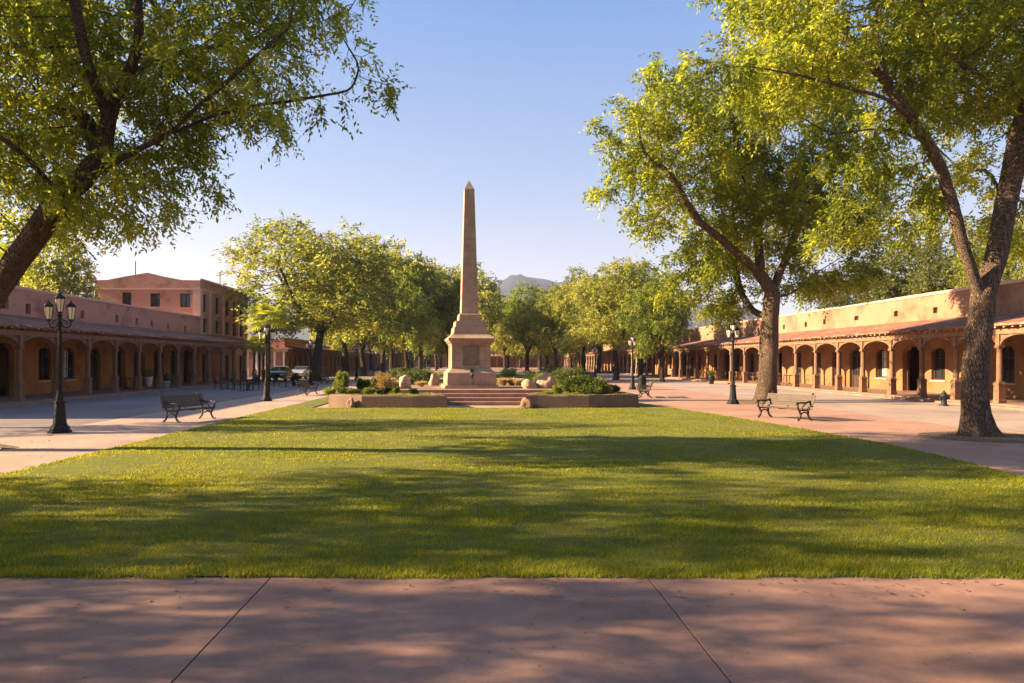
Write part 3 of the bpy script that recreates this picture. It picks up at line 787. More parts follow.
def window_at(parent, axis, face, out, a, b, zl, zh, curtain=False, mat='wood_dark', cols=2, rows=3, name='window'):
    """frame with glazing bars set back in its opening; out = direction the wall faces (+1/-1)"""
    d0 = face - out*0.16; t = 0.05
    mb = MB()
    def bx(m_, p, q, zl_, zh_, dd, tt):
        c0, c1 = sorted((dd, dd - out*tt))
        if axis == 'Y': m_.box(c0, c1, p, q, zl_, zh_)
        else: m_.box(p, q, c0, c1, zl_, zh_)
    w = 0.07
    bx(mb, a, a+w, zl, zh, d0, 0.08); bx(mb, b-w, b, zl, zh, d0, 0.08); bx(mb, a+w, b-w, zl, zl+w, d0, 0.08); bx(mb, a+w, b-w, zh-w, zh, d0, 0.08)
    for k in range(1, cols):
        x = a + (b-a)*k/cols; bx(mb, x-0.02, x+0.02, zl+w, zh-w, d0-out*0.01, 0.05)
    for k in range(1, rows):
        z = zl + (zh-zl)*k/rows; bx(mb, a+w, b-w, z-0.018, z+0.018, d0-out*0.014, 0.04)
    wd = mb.build(name, M[mat], parent)
    g = MB(); bx(g, a+0.02, b-0.02, zl+0.02, zh-0.02, d0-out*0.06, 0.01); g.build('glass', M['glass'], wd)
    if curtain:
        q = MB(); n = 10
        # gathered cloth hung just inside the pane and seen through the open sash
        a2 = a + (b-a)*0.12; b2 = a + (b-a)*0.62
        for k in range(n):
            p0 = a2+(b2-a2)*k/n; p1 = a2+(b2-a2)*(k+1)/n
            bx(q, p0+0.003, p1-0.003, zl+0.1, zh-0.12, d0-out*(0.030+0.008*(k%2)), 0.015)
        q.build('curtain', M['curtain'], wd)
    s = MB(); 
    c0, c1 = sorted((face+out*0.05, face-out*0.14))
    if axis == 'Y': s.box(c0, c1, a-0.08, b+0.08, zl-0.09, zl-0.004)
    else: s.box(a-0.08, b+0.08, c0, c1, zl-0.09, zl-0.004)
    s.build('sill', M['stucco_trim'], wd)
    return wd
def door_at(parent, axis, face, out, a, b, zl, zh, glazed=True):
    d0 = face - out*0.2
    def bx(m_, p, q, zl_, zh_, dd, tt):
        c0, c1 = sorted((dd, dd - out*tt))
        if axis == 'Y': m_.box(c0, c1, p, q, zl_, zh_)
        else: m_.box(p, q, c0, c1, zl_, zh_)
    mb = MB(); w = 0.1; zt = zh-0.45
    bx(mb, a, a+w, zl, zh, d0, 0.1); bx(mb, b-w, b, zl, zh, d0, 0.1); bx(mb, a+w, b-w, zh-w, zh, d0, 0.1); bx(mb, a+w, b-w, zt-0.04, zt+0.04, d0, 0.1)
    m_ = (a+b)/2; bx(mb, m_-0.06, m_+0.06, zl, zt-0.04, d0-out*0.02, 0.06)
    bx(mb, a+w, b-w, zl, zl+0.85, d0-out*0.03, 0.05)
    for p, q in ((a+w, m_-0.06), (m_+0.06, b-w)):
        bx(mb, p+0.08, q-0.08, zl+0.15, zl+0.7, d0-out*0.015, 0.02)
    dr = mb.build('door', M['wood_dark'], parent)
    g = MB(); bx(g, a+w, b-w, zl+0.85, zt-0.04, d0-out*0.06, 0.01); bx(g, a+w, b-w, zt+0.04, zh-w, d0-out*0.06, 0.01); g.build('glass', M['glass'], dr)
    h = MB(); bx(h, m_+0.02, m_+0.05, zl+0.95, zl+1.15, d0+out*0.04, 0.05); h.build('handle', M['iron'], dr)
    return dr

def post_mesh(pale=False):
    mb = MB()
    mb.frust(0, 0, [(0.15,0.175),(0.28,0.175),(0.30,0.16),(0.90,0.15),(0.95,0.17),(1.00,0.17),(1.10,0.13)])
    mb.frust(0, 0, [(1.10,0.128),(2.2,0.118),(2.56,0.112)], 10, 0.3, True)
    mb.frust(0, 0, [(2.56,0.13),(2.62,0.15),(2.66,0.15),(2.70,0.11),(3.18,0.10)])
    return mb
def arch_mesh(span, lean_gap=0.11):
    """curved braces and thin tracery from post to post, along +Y from the post centre"""
    mb = MB(); n = 10; r_in = span/2 - lean_gap
    zs, rise, th = 2.64, 0.50, 0.085
    def curve(t, off):   # t 0..1 from post to the middle
        a = t*math.pi/2
        return (lean_gap + r_in*(1-math.cos(a))*1.0 - off*math.cos(a)*0, zs + rise*math.sin(a) + off)
    for sgn in (0, 1):
        lo = []; hi = []
        for k in range(n+1):
            a = (k/n)*math.radians(90)
            y = lean_gap + (r_in)*(1-math.cos(a)); z = zs + rise*math.sin(a)
            ny, nz = -math.cos(a)*rise, math.sin(a)*r_in
            l = math.hypot(ny, nz); ny, nz = ny/l, nz/l
            lo.append((y, z)); hi.append((max(y + ny*th, lean_gap-0.02), z + abs(nz)*th + 0.0))
        for k in range(n):
            q = [lo[k], lo[k+1], hi[k+1], hi[k]]
            if sgn: q = [(span-a_, b_) for a_, b_ in q]
            mb.prism(q, 'X', -0.06, 0.06)
        # spandrel board behind the brace
        a0 = [(lean_gap-0.02, 3.17)] + hi[2:8] + [(hi[7][0], 3.17)]
        if sgn: a0 = [(span-a_, b_) for a_, b_ in a0]
        mb.prism(a0, 'X', -0.02, 0.02)
    return mb
POST_MESH = {}
def portal(b, side, xw, xf, ys, roof_lo, roof_hi, post_mat, seed, beam_to=None, y_ends=None):
    """porch along Y: wall at xw, post line at xf, posts at ys"""
    rnd = random.Random(seed); out = 1 if xf > xw else -1
    key = (post_mat,)
    if key not in POST_MESH: POST_MESH[key] = post_mesh().mesh('porch_post', M[post_mat])
    y0, y1 = y_ends if y_ends else (ys[0]-0.3, ys[-1]+0.3)
    for y in ys:
        p = link('porch_post', POST_MESH[key], b, (xf, y, 0)); 
        p.scale = (1,1,1); p.rotation_euler = (rnd.uniform(-.004,.004), rnd.uniform(-.004,.004), rnd.uniform(-0.03,0.03))
    for ya, yb in zip(ys[:-1], ys[1:]):
        arch_mesh(yb-ya).build('arch', M[post_mat], b, (xf, ya, 0))
    bm_ = MB(); bm_.box(xf-0.11, xf+0.11, y0, y1, 3.18, 3.42); bm_.build('beam', M['timber'], b)
    # rafter tails under the eave
    rf = MB(); y = y0+0.15
    slope = (roof_hi-roof_lo)/(abs(xf-xw)+0.45)
    while y < y1-0.1:
        xe = xf + out*0.38
        j = rnd.uniform(-0.05, 0.05)
        x0, x1 = sorted((xe+out*j, xw+out*0.0))
        z0_ = 3.43
        zz = lambda x: roof_lo - 0.10 + slope*(xf+out*0.45-x)*out
        rf.prism([(x0, zz(x0)-0.09),(x1, zz(x1)-0.09),(x1, zz(x1)),(x0, zz(x0))], 'Y', y-0.05, y+0.05)
        y += 0.48
    rf.build('rafters', M['timber_pale'], b)
    # roof slab, slightly wavy with a chipped front edge
    n = max(8, int((y1-y0)/0.35)); vs = []; fs = []
    xe = xf + out*0.45; xm = (xe+xw)/2
    for k in range(n+1):
        y = y0 + (y1-y0)*k/n
        wv = 0.035*noise.noise((y*0.35, seed, 0)) + 0.018*rnd.uniform(-1,1)
        e = rnd.uniform(-0.035, 0.035)
        vs += [(xe+out*e, y, roof_lo-0.09+wv*0.6), (xe+out*e, y, roof_lo+wv), (xm, y, (roof_lo+roof_hi)/2 - 0.03+wv), (xw+out*0.004, y, roof_hi), (xw+out*0.004, y, roof_hi-0.1)]
        if k:
            a = (k-1)*5
            for i in range(5): fs.append((a+i, a+(i+1)%5, a+5+(i+1)%5, a+5+i))
    fs += [(0,1,2,3,4), tuple(n*5+i for i in (4,3,2,1,0))]
    mb = MB(); mb.add(vs, fs); mb.build('porch_roof', M['roof'], b)
    # porch floor with a kerb step
    fl = MB(); x0, x1 = sorted((xw, xf+out*0.55)); fl.box(x0, x1, y0, y1, -0.02, 0.15)
    x0, x1 = sorted((xf+out*0.553, xf+out*0.95)); y = y0
    while y < y1:
        L_ = rnd.uniform(1.1, 1.9); fl.cbox(x0, x1+rnd.uniform(-.02,.02), y+0.006, min(y+L_, y1)-0.006, -0.02, 0.085+rnd.uniform(-.008,.008), 0.012); y += L_
    fl.build('porch_floor', M['step_stone'], b)

def arcade_building(name, label, side, xw, xf, ys, wall_top, wall_y0, wall_y1, seed, wall_m, low_m, post_m, depth=9.0, vents=(), roof=(3.66,4.42), detail=True):
    out = 1 if xf > xw else -1; rnd = random.Random(seed)
    b = thing(name, label, 'building', (0,0,0))
    kids_ops = []; items = []
    bays = [(ys[k]+ys[k+1])/2 for k in range(len(ys)-1)]
    for k, y in enumerate(bays):
        if y < wall_y0+0.8 or y > wall_y1-0.8: continue
        t = rnd.choice(['w','d','d','w','o','o']) if k else 'w'
        o = rnd.uniform(-0.35,0.35)
        if t == 'w': op = (y+o-0.60, y+o+0.60, 0.90, 2.78)
        elif t == 'd': op = (y+o-0.68, y+o+0.68, 0.15, 2.85)
        else: op = (y+o-0.85, y+o+0.85, 0.15, 2.95)
        kids_ops.append(op); items.append((t, op))
    c0, c1 = sorted((xw, xw-out*0.45))
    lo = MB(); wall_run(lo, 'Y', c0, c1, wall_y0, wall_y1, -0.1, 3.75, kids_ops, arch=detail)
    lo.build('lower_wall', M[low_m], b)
    up = MB(); vo = [(v[0]-v[2]/2, v[0]+v[2]/2, v[1]-v[3]/2, v[1]+v[3]/2) for v in vents]
    wall_run(up, 'Y', c0, c1, wall_y0, wall_y1, 3.752, wall_top, vo)
    up.build('upper_wall', M[wall_m], b)
    # parapet cap, rounded and uneven like hand-laid adobe
    vs = []; fs = []; n = int((wall_y1-wall_y0)/0.6)
    for k in range(n+1):
        y = wall_y0 + (wall_y1-wall_y0)*k/n; h = 0.05*noise.noise((y*0.25, seed*1.7, 0)) + 0.02*noise.noise((y*1.3, seed, 2))
        xo, xi = c0-0.05, c1+0.05
        vs += [(xo,y,wall_top+0.002),(xo,y,wall_top+0.10+h),(xo+0.07,y,wall_top+0.15+h),(xi-0.07,y,wall_top+0.15+h),(xi,y,wall_top+0.10+h),(xi,y,wall_top+0.002)]
        if k:
            a = (k-1)*6
            for i in range(6): fs.append((a+i, a+(i+1)%6, a+6+(i+1)%6, a+6+i))
    fs += [tuple(range(6)), tuple(n*6+i for i in range(5,-1,-1))]
    cp = MB(); cp.add(vs, fs); cp.build('parapet_cap', M['stucco_trim'], b)
    # back, ends and flat roof make it a closed house
    sh = MB(); xb = xw - out*depth; 
    x0, x1 = sorted((xb, xb-out*0.3)); sh.box(x0, x1, wall_y0, wall_y1, -0.1, wall_top-0.2)
    x0, x1 = sorted((xw-out*0.452, xb+out*0.002))
    sh.box(x0, x1, wall_y0, wall_y0+0.4, -0.1, wall_top-0.15); sh.box(x0, x1, wall_y1-0.4, wall_y1, -0.1, wall_top-0.15)
    sh.box(x0, x1, wall_y0+0.402, wall_y1-0.402, wall_top-0.7, wall_top-0.5)
    sh.box(x0, x1, wall_y0+0.402, wall_y1-0.402, -0.1, 0.14)
    sh.build('side_wall', M[wall_m], b)
    for t, op in items:
        if t == 'w': window_at(b, 'Y', xw, out, *op, curtain=rnd.random() < 0.5)
        elif t == 'd': door_at(b, 'Y', xw, out, *op)
        else:
            q = MB(); x0_, x1_ = sorted((xw-out*0.30, xw-out*0.36)); q.box(x0_, x1_, op[0], op[0]+0.08, op[2], op[3]); q.box(x0_, x1_, op[1]-0.08, op[1], op[2], op[3]); q.box(x0_, x1_, op[0]+0.08, op[1]-0.08, op[3]-0.1, op[3])
            q.build('door_frame', M['wood_dark'], b)
    for v in vo:
        q = MB(); x0, x1 = sorted((xw-out*0.2, xw-out*0.25)); q.box(x0, x1, v[0], v[1], v[2], v[3])
        q.build('vent', M['wood_dark'], b)
    portal(b, side, xw, xf, ys, roof[0], roof[1], post_m, seed)
    return b

# left arcade: posts at a steady spacing
LX, LW = -21.1, -24.5
ysL = [32.4 + 2.88*k for k in range(-2, 14)]
ventsL = [(36.5,5.0,0.55,0.55),(38.4,4.85,0.45,0.55),(43.7,4.9,0.38,0.5),(47.9,4.9,0.4,0.5),(50.7,4.85,0.36,0.5),(53.1,4.85,0.36,0.45),(55.9,4.75,0.36,0.45),(59.2,4.7,0.5,0.5)]
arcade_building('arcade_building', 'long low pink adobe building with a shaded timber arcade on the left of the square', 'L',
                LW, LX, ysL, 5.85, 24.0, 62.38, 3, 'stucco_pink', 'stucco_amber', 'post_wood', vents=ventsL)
# the last bays of the left arcade run in front of the three-storey building (built below)

# three-storey building
def hotel():
    b = thing('tall_building', 'three-storey pink building with a low gabled parapet behind the left arcade', 'building')
    x0, x1, y0, y1 = -33.9, -24.5, 62.4, 75.4
    top = 9.2
    front_w = [(126.5,8.2,299,13.5),(155,9,300,13.5),(185,9,300.5,14.0)]
    ops_u = []
    for px, w, py, h in front_w:
        c = at(px, py, y0); wm = w*y0/F*1.12; hm = h*y0/F
        ops_u.append((c.x-wm/2, c.x+wm/2, c.z-hm/2, c.z+hm/2))
    wm = MB()
    wall_run(wm, 'X', y0, y0+0.45, x0, x1, -0.1, 5.4, [(x1-1.7, x1-0.9, 4.3, 5.2)])
    wall_run(wm, 'X', y0, y0+0.45, x0, x1, 5.402, 8.6, ops_u)
    # gabled parapet
    wm.prism([(x0,8.602),(x1,8.602),(x1,top),(x1-1.6,top+0.02),(x1-3.2,top+0.32),(x1-4.0,top+0.52),((x0+x1)/2,top+0.68),(x0+3.9,top+0.55),(x0+2.6,top+0.32),(x0+1.2,top+0.05),(x0,top)], 'Y', y0, y0+0.45)
    side_d = [270.5,257.5,247.5,240.5,233.8]
    ys_ = [24.5*F/d for d in side_d]
    rowU = [(y-0.5, y+0.5, 6.4, 8.05) for y in ys_]; rowL = [(y-0.5, y+0.5, 4.55, 5.85) for y in ys_]
    rowG = [(y-0.5, y+0.5, 0.15, 2.6) for y in ys_[::2]]
    wall_run(wm, 'Y', x1-0.45, x1-0.002, y0+0.452, y1, -0.1, 3.9, rowG)
    wall_run(wm, 'Y', x1-0.45, x1-0.002, y0+0.452, y1, 3.902, 6.0, rowL)
    wall_run(wm, 'Y', x1-0.45, x1-0.002, y0+0.452, y1, 6.002, top, rowU)
    wm.build('wall', M['stucco_pink'], b)
    sh = MB(); sh.box(x0, x0+0.4, y0+0.452, y1, -0.1, top-0.1); sh.box(x0+0.402, x1-0.452, y1-0.4, y1, -0.1, top-0.1)
    sh.box(x0+0.402, x1-0.452, y0+0.452, y1-0.402, 8.3, 8.5); sh.box(x0+0.402, x1-0.452, y0+0.452, y1-0.402, 3.95, 4.1)
    sh.build('rear_wall', M['stucco_pink'], b)
    tr = MB()
    tr.box(x0-0.05, x1+0.06, y0-0.06, y0-0.002, 8.35, 8.5)           # string course
    tr.box(x1+0.002, x1+0.07, y0+0.0, y1, 8.35, 8.5)
    tr.box(x1-0.65, x1+0.05, y0-0.045, y0-0.003, 4.4, 8.348)          # corner pilasters
    for yy in (y0+0.002, ys_[0]+1.0, ys_[1]+1.15, ys_[3]+0.85): tr.box(x1+0.001, x1+0.06, yy, yy+0.55, 4.4, 8.348)
    tr.box(x1-0.002, x1+0.14, y0, y1+0.1, top+0.002, top+0.16)
    tr.build('cornice', M['stucco_trim'], b)
    for op in ops_u: window_at(b, 'X', y0, -1, *op, mat='wood_dark')
    window_at(b, 'X', y0, -1, x1-1.7, x1-0.9, 4.3, 5.2)
    for op in rowU+rowL: window_at(b, 'Y', x1, 1, *op)
    for op in rowG: door_at(b, 'Y', x1, 1, *op)
    for (px, py0, py1, Y) in ((135.5,274,261,64),(220,282,272,68)):
        a = at(px, py0, Y); c = at(px, py1, Y); q = MB(); q.tube([(a.x,a.y,a.z-1.0), tuple(c)], 0.05, 6)
        if px > 200: q.tube([(c.x-0.35,c.y,c.z-0.35),(c.x+0.35,c.y,c.z-0.25)], 0.03, 5); q.tube([(c.x-0.2,c.y,c.z-0.1),(c.x+0.25,c.y,c.z)], 0.025, 5)
        q.build('roof_mast', M['iron_brown'], b)
    return b
hotel()
# low rear wing that closes the cross street corner
ysL2 = [91.5 + 2.95*k for k in range(38)]
b2 = arcade_building('arcade_building', 'second, more distant timber-arcaded building on the left beyond the parked cars', 'L',
                LW, LX, ysL2, 4.9, 90.2, 203.0, 8, 'stucco_pink', 'stucco_amber', 'timber_pale', detail=False, roof=(3.6,4.2))
# its end portico facing the camera
pm = MB()
for k in range(7):
    x = -24.2 - k*1.15
    q = post_mesh().mesh('portico_post', M['white_paint']) if k == 0 else q
    link('portico_post', q, b2, (x, 88.6, 0))
mbp = MB(); mbp.box(-31.6, -23.7, 88.45, 88.75, 3.18, 3.5); mbp.box(-31.8, -23.5, 88.2, 90.19, 3.5, 3.7); mbp.build('portico_roof', M['stucco_trim'], b2)

# right arcade
RX, RW = 23.1, 26.7
dR = [572, 524.5, 481, 447, 417, 388, 363.6, 341, 321, 302.6, 285.5, 270, 256.3, 243.6, 232.6, 222.5, 213, 205.6, 198, 191, 184.5, 178.3]
ysR = [RX*F/d for d in dR]; ysR = [ysR[0]-2.8] + ysR
ventsR = [(36.2,5.15,0.6,0.3),(40.6,4.95,0.4,0.35),(44.4,5.0,0.4,0.35),(49.0,5.0,0.55,0.3),(53.5,5.0,0.4,0.4),(56.5,4.95,0.4,0.4),(60.5,4.95,0.35,0.4),(66.0,4.95,0.4,0.4)]
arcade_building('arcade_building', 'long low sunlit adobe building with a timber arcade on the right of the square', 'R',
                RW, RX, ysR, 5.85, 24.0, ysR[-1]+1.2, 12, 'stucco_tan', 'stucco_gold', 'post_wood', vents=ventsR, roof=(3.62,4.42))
y2 = ysR[-1]+3.4
ysR2 = [y2 + 2.95*k for k in range(36)]
arcade_building('arcade_building', 'second, more distant timber-arcaded building on the right behind the shade trees', 'R',
                RW, RX, ysR2, 5.5, y2-1.0, 203.0, 17, 'stucco_tan', 'stucco_gold', 'timber_pale', detail=False, roof=(3.6,4.3))
# building closing the far end of the square
def far_end():
    b = thing('far_building', 'low arcaded building closing the far end of the square', 'building')
    mb = MB(); ops = [(-46+6.2*k, -45+6.2*k, 0.9, 2.5) for k in range(15)]
    wall_run(mb, 'X', 219, 219.5, -60, 60, -0.1, 5.6, ops); mb.box(-60, 60, 232, 232.4, -0.1, 5.4); mb.box(-60,60,219.5,232,5.0,5.2)
    mb.build('wall', M['stucco_pink'], b)
    r = MB(); r.prism([(215,3.5),(219,4.3),(219,4.2),(215,3.4)], 'X', -48, 48); r.build('porch_roof', M['roof'], b)
    q = post_mesh().mesh('porch_post', M['timber_pale'])
    for k in range(30): link('porch_post', q, b, (-46+3.1*k, 215.4, 0))
    bm_ = MB(); bm_.box(-47, 46, 215.3, 215.55, 3.18, 3.42); bm_.build('beam', M['timber'], b)
    for op in ops: window_at(b, 'X', 219, -1, *op)
far_end()

# ------------------------------------------------------------------ monument
def monument():
    cx, cy = -0.30, 35.3
    # stepped terrace
    t = MB()
    rise = 0.165; n = 4
    for k in range(n-1):
        y = 31.4 + 0.42*k
        t.cbox(-1.5, 2.35 - (0.0 if k < 2 else 0), y, y+0.418 if True else 0, 0.0, rise*(k+1), 0.015)
    t.cbox(-3.9, 4.9, 31.4+0.42*3, 39.2, 0.0, rise*4, 0.015)
    t.cbox(-3.9, -1.52, 32.24, 32.655, 0.0, rise*3, 0.015); t.cbox(2.37, 4.9, 32.24, 32.655, 0.0, rise*3, 0.015)
    o = t.build('steps', M['step_stone']); setting(o)
    b = thing('monument', 'tall tan stone obelisk on a square pedestal above the steps', 'obelisk', (cx, cy, 0.66), math.radians(7)); b.scale = (0.895,0.895,1)
    z0 = 0.66
    def lv(L): return [(z-z0, r) for z, r in L]
    p = MB()
    p.frust(0,0, lv([(0.66,1.50),(0.74,1.50),(0.75,1.46),(0.82,1.46)]))
    p.frust(0,0, lv([(0.822,1.33),(0.90,1.35),(1.40,1.32),(1.44,1.30),(1.50,1.22),(1.60,1.12),(1.62,1.10)]))
    p.build('plinth', M['ashlar'], b)
    d = MB(); d.frust(0,0, lv([(1.622,1.06),(1.75,1.06),(1.76,1.04),(2.78,1.03)])); 
    # raised corner piers on the die
    for sx in (-1,1):
        for sy in (-1,1): d.frust(sx*0.93, sy*0.93, lv([(1.63,0.145),(2.779,0.14)]))
    d.build('die', M['ashlar'], b)
    c = MB(); c.frust(0,0, lv([(2.782,1.10),(2.86,1.10),(2.90,1.16),(2.98,1.19),(3.0,1.26),(3.12,1.28),(3.14,1.24),(3.24,1.10),(3.30,1.04)]))
    for k in range(9):
        for a in range(4):
            Mr = Matrix.Rotation(a*math.pi/2,4,'Z')
            c.box(-1.0+k*0.235, -0.9+k*0.235, -1.185, -1.10, 2.87-z0, 2.965-z0, Mr)
    c.build('cornice', M['ashlar'], b)
    u = MB()
    u.frust(0,0, lv([(3.302,1.00),(3.36,0.98)])); u.frust(0,0, lv([(3.362,0.945),(3.68,0.905)])); u.frust(0,0, lv([(3.682,0.84),(3.98,0.80)])); u.frust(0,0, lv([(3.982,0.63),(4.30,0.60),(4.36,0.56)]))
    u.build('shaft_base', M['ashlar'], b)
    s = MB(); s.frust(0,0, lv([(4.362,0.475),(10.62,0.272),(11.10,0.012)])); s.build('shaft', M['ashlar'], b)
    q = MB(); q.box(-0.40,0.40,-1.075,-1.03,1.83-z0,2.70-z0)
    for (x0,x1,a,c_) in ((-0.44,0.44,1.79,1.828),(-0.44,0.44,2.702,2.74)): q.box(x0,x1,-1.09,-1.03,a-z0,c_-z0)
    for sx in (-1,1): q.box(sx*0.42-0.02, sx*0.42+0.02, -1.088,-1.03,1.829-z0,2.701-z0)
    pl = q.build('plaque', M['plaque'], b)
    f = MB(); f.cbox(-0.10,0.10,-1.30,-1.105,1.44-z0,1.62-z0,0.01); f.tube([(0,-1.25,1.46-z0),(0,-1.38,1.36-z0),(0,-1.40,1.30-z0)],0.03,6); f.frust(0,-1.40, lv([(1.24,0.02),(1.28,0.10),(1.34,0.12),(1.345,0.08)]),10,0,True)
    f.tube([(0,-1.40,1.30-z0),(0.0,-1.33,1.20-z0)],0.04,6)
    f.tube([(0.0,-1.36,1.27-z0),(0.07,-1.375,1.2-z0),(0.07,-1.385,0.84-z0)],0.014,6)
    f.build('water_spout', M['iron_brown'], b)
monument()

# ------------------------------------------------------------------ planters, boulders, shrubs
def planter(name, label, poly, h, seed):
    rnd = random.Random(seed)
    b = thing(name, label, 'planter'); n = len(poly)
    cx = sum(p[0] for p in poly)/n; cy = sum(p[1] for p in poly)/n
    mb = MB(); t = 0.32
    inn = []
    for (x, y) in poly:
        v = Vector((cx-x, cy-y)); v.normalize(); inn.append((x+v.x*t*1.3, y+v.y*t*1.0))
    for k in range(n):
        a, c = poly[k], poly[(k+1)%n]; ia, ic = inn[k], inn[(k+1)%n]
        m_ = max(2, int(math.dist(a, c)/0.35))
        vs = []; fs = []
        for i in range(m_+1):
            s = i/m_; o_ = (a[0]+(c[0]-a[0])*s, a[1]+(c[1]-a[1])*s); i_ = (ia[0]+(ic[0]-ia[0])*s, ia[1]+(ic[1]-ia[1])*s)
            e = 0.018*noise.noise((o_[0]*1.7, o_[1]*1.7, seed))
            hh = h + (0.022*rnd.uniform(-1,1) if 0 < i < m_ else 0)
            mx = lambda w: (o_[0]+(i_[0]-o_[0])*w, o_[1]+(i_[1]-o_[1])*w)
            p0 = mx(e); p1 = mx(0.06+e); p2 = mx(0.16)
            vs += [(*p0,0.0),(*p1,hh-0.05),(*p2,hh),(*i_,hh),(*i_,0.0)]
            if i:
                q = (i-1)*5
                for j in range(4): fs.append((q+j,q+j+1,q+6+j,q+5+j))
        mb.add(vs, fs)
    mb.build('wall', M['planter_wall'], b)
    s = MB(); s.add([(x, y, h-0.07) for x, y in inn], [tuple(range(n))]); s.build('soil', M['soil'], b)
    return b
PH = 0.56
planter('planter_bed', 'long low angular stone planter bed left of the steps', [(-6.35,30.3),(-4.75,29.25),(-1.15,29.2),(-1.55,31.3),(-4.0,32.6),(-6.2,32.6)], PH, 1)
planter('planter_bed', 'long low angular stone planter bed right of the steps', [(2.1,29.25),(4.75,29.2),(7.0,29.9),(6.8,32.6),(5.0,32.6),(2.4,31.3)], PH+0.02, 2)

def boulder(label, px, pybase, Y, w, h, seed, z=0.0, d=None, m='boulder', name='boulder', group=None):
    import bmesh
    bm = bmesh.new(); bmesh.ops.create_icosphere(bm, subdivisions=4, radius=1.0)
    for v in bm.verts:
        p = v.co; n1 = noise.noise((p.x*1.1+seed, p.y*1.1, p.z*1.1))*0.35 + noise.noise((p.x*3+seed, p.y*3, p.z*3))*0.12 + noise.noise((p.x*8+seed, p.y*8, p.z*8))*0.04
        q = p*(1+n1)
        q.z = max(q.z, -0.55)
        v.co = q
    zs = min(v.co.z for v in bm.verts)
    xs_ = [v.co.x for v in bm.verts]; zt = max(v.co.z for v in bm.verts)
    sx = w/(max(xs_)-min(xs_)); sz = h/(zt-zs)
    for v in bm.verts: v.co = Vector((v.co.x*sx, v.co.y*(d or w)/w*sx, (v.co.z-zs)*sz - 0.03))
    me = bpy.data.meshes.new(name); bm.to_mesh(me); bm.free(); me.materials.append(M[m])
    for f in me.polygons: f.use_smooth = True
    o = link(name, me, None, ((px-CX)*Y/F, Y, z)); tag(o, label, 'rock', group); return o
TZ = 0.66
boulder('upright pale boulder on the terrace edge left of the obelisk', 405, 388, 34.2, 0.62, 0.72, 3, TZ)
boulder('pale rounded boulder close to the left side of the pedestal', 434, 384, 38.4, 0.62, 0.66, 9, TZ)
boulder('large tan boulder right of the pedestal, highest of the right rocks', 545, 388, 34.4, 1.0, 0.78, 14, TZ, 0.8)
boulder('low flat tan boulder leaning against the large one right of the pedestal', 529, 388, 34.2, 0.75, 0.5, 21, TZ, 0.6)
boulder('lumpy tan rock at the corner of the right planter beside the steps', 527, 408, 29.0, 0.60, 0.50, 27, 0.02, None, 'mound')
boulder('reddish broken rock against the front of the left planter', 351, 408, 29.35, 0.36, 0.5, 33, 0.02, 0.3, 'step_stone')
boulder('small flat rock lying on the left planter rim', 420, 393, 31.6, 0.5, 0.16, 35, PH-0.08)
boulder('tan rock among the shrubs at the back right of the planter', 583, 381, 44, 1.1, 0.75, 38, 0.02)
boulder('pale rock half hidden at the back left of the obelisk', 378, 380, 46, 0.9, 0.5, 41, 0.02)
boulder('small pink rock on the soil of the left planter', 376, 392, 31.8, 0.4, 0.22, 44, PH-0.08)

def shrub(label, px, Y, z, w, h, seed, m='leaf_dark', n=2600, L=0.09, lw=0.045, lumpy=0.35, name='shrub', d=None, group=None):
    rng = np.random.default_rng(seed); d = d or w
    k = 9; cs = []
    for i in range(k):
        a = rng.uniform(0, 6.28); q = rng.uniform(0.2,0.62)
        cs.append(((math.cos(a)*q*w/2*1.15, math.sin(a)*q*d/2*1.15, h*rng.uniform(0.3,0.9)), w*rng.uniform(0.12,0.24), d*rng.uniform(0.12,0.24), h*rng.uniform(0.16,0.3)))
    cs.append(((0,0,h*0.48), w*0.36*(1+lumpy*0.2), d*0.36, h*0.46))
    vol = np.array([c[1]*c[2] for c in cs]); P = []
    for c, q in zip(cs, rng.multinomial(n, vol/vol.sum())):
        dd = unit(rng.normal(size=(q,3))); r = rng.uniform(0.55,1.06,(q,1))
        P.append(np.array(c[0]) + dd*r*np.array(c[1:]))
    P = np.vstack(P); P = P[P[:,2] > 0.02]; o = P - np.array([0,0,h*0.3])
    D = unit(unit(o)*0.8 + rng.normal(size=P.shape)*0.7)
    tone = 0.5 + rng.normal(size=len(P))*0.28 + np.array([noise.noise((p[0]*2.5+seed,p[1]*2.5,p[2]*2.5)) for p in P])*0.5
    b = thing(name, label, 'shrub', ((px-CX)*Y/F, Y, z), 0, group)
    link('foliage', quads_mesh('foliage', leaf_faces(P, D, L, lw, rng), tone, M[m]), b)
    s = MB()
    for i in range(7):
        a = i*0.9; e = (math.cos(a)*w*0.22, math.sin(a)*d*0.22, h*0.6)
        s.tube([(0.02*math.cos(a),0.02*math.sin(a),-0.05),(e[0]*0.5,e[1]*0.5,h*0.3),e],[0.025,0.018,0.008],5)
    s.build('stem', M['bark_dark'], b)
    return b
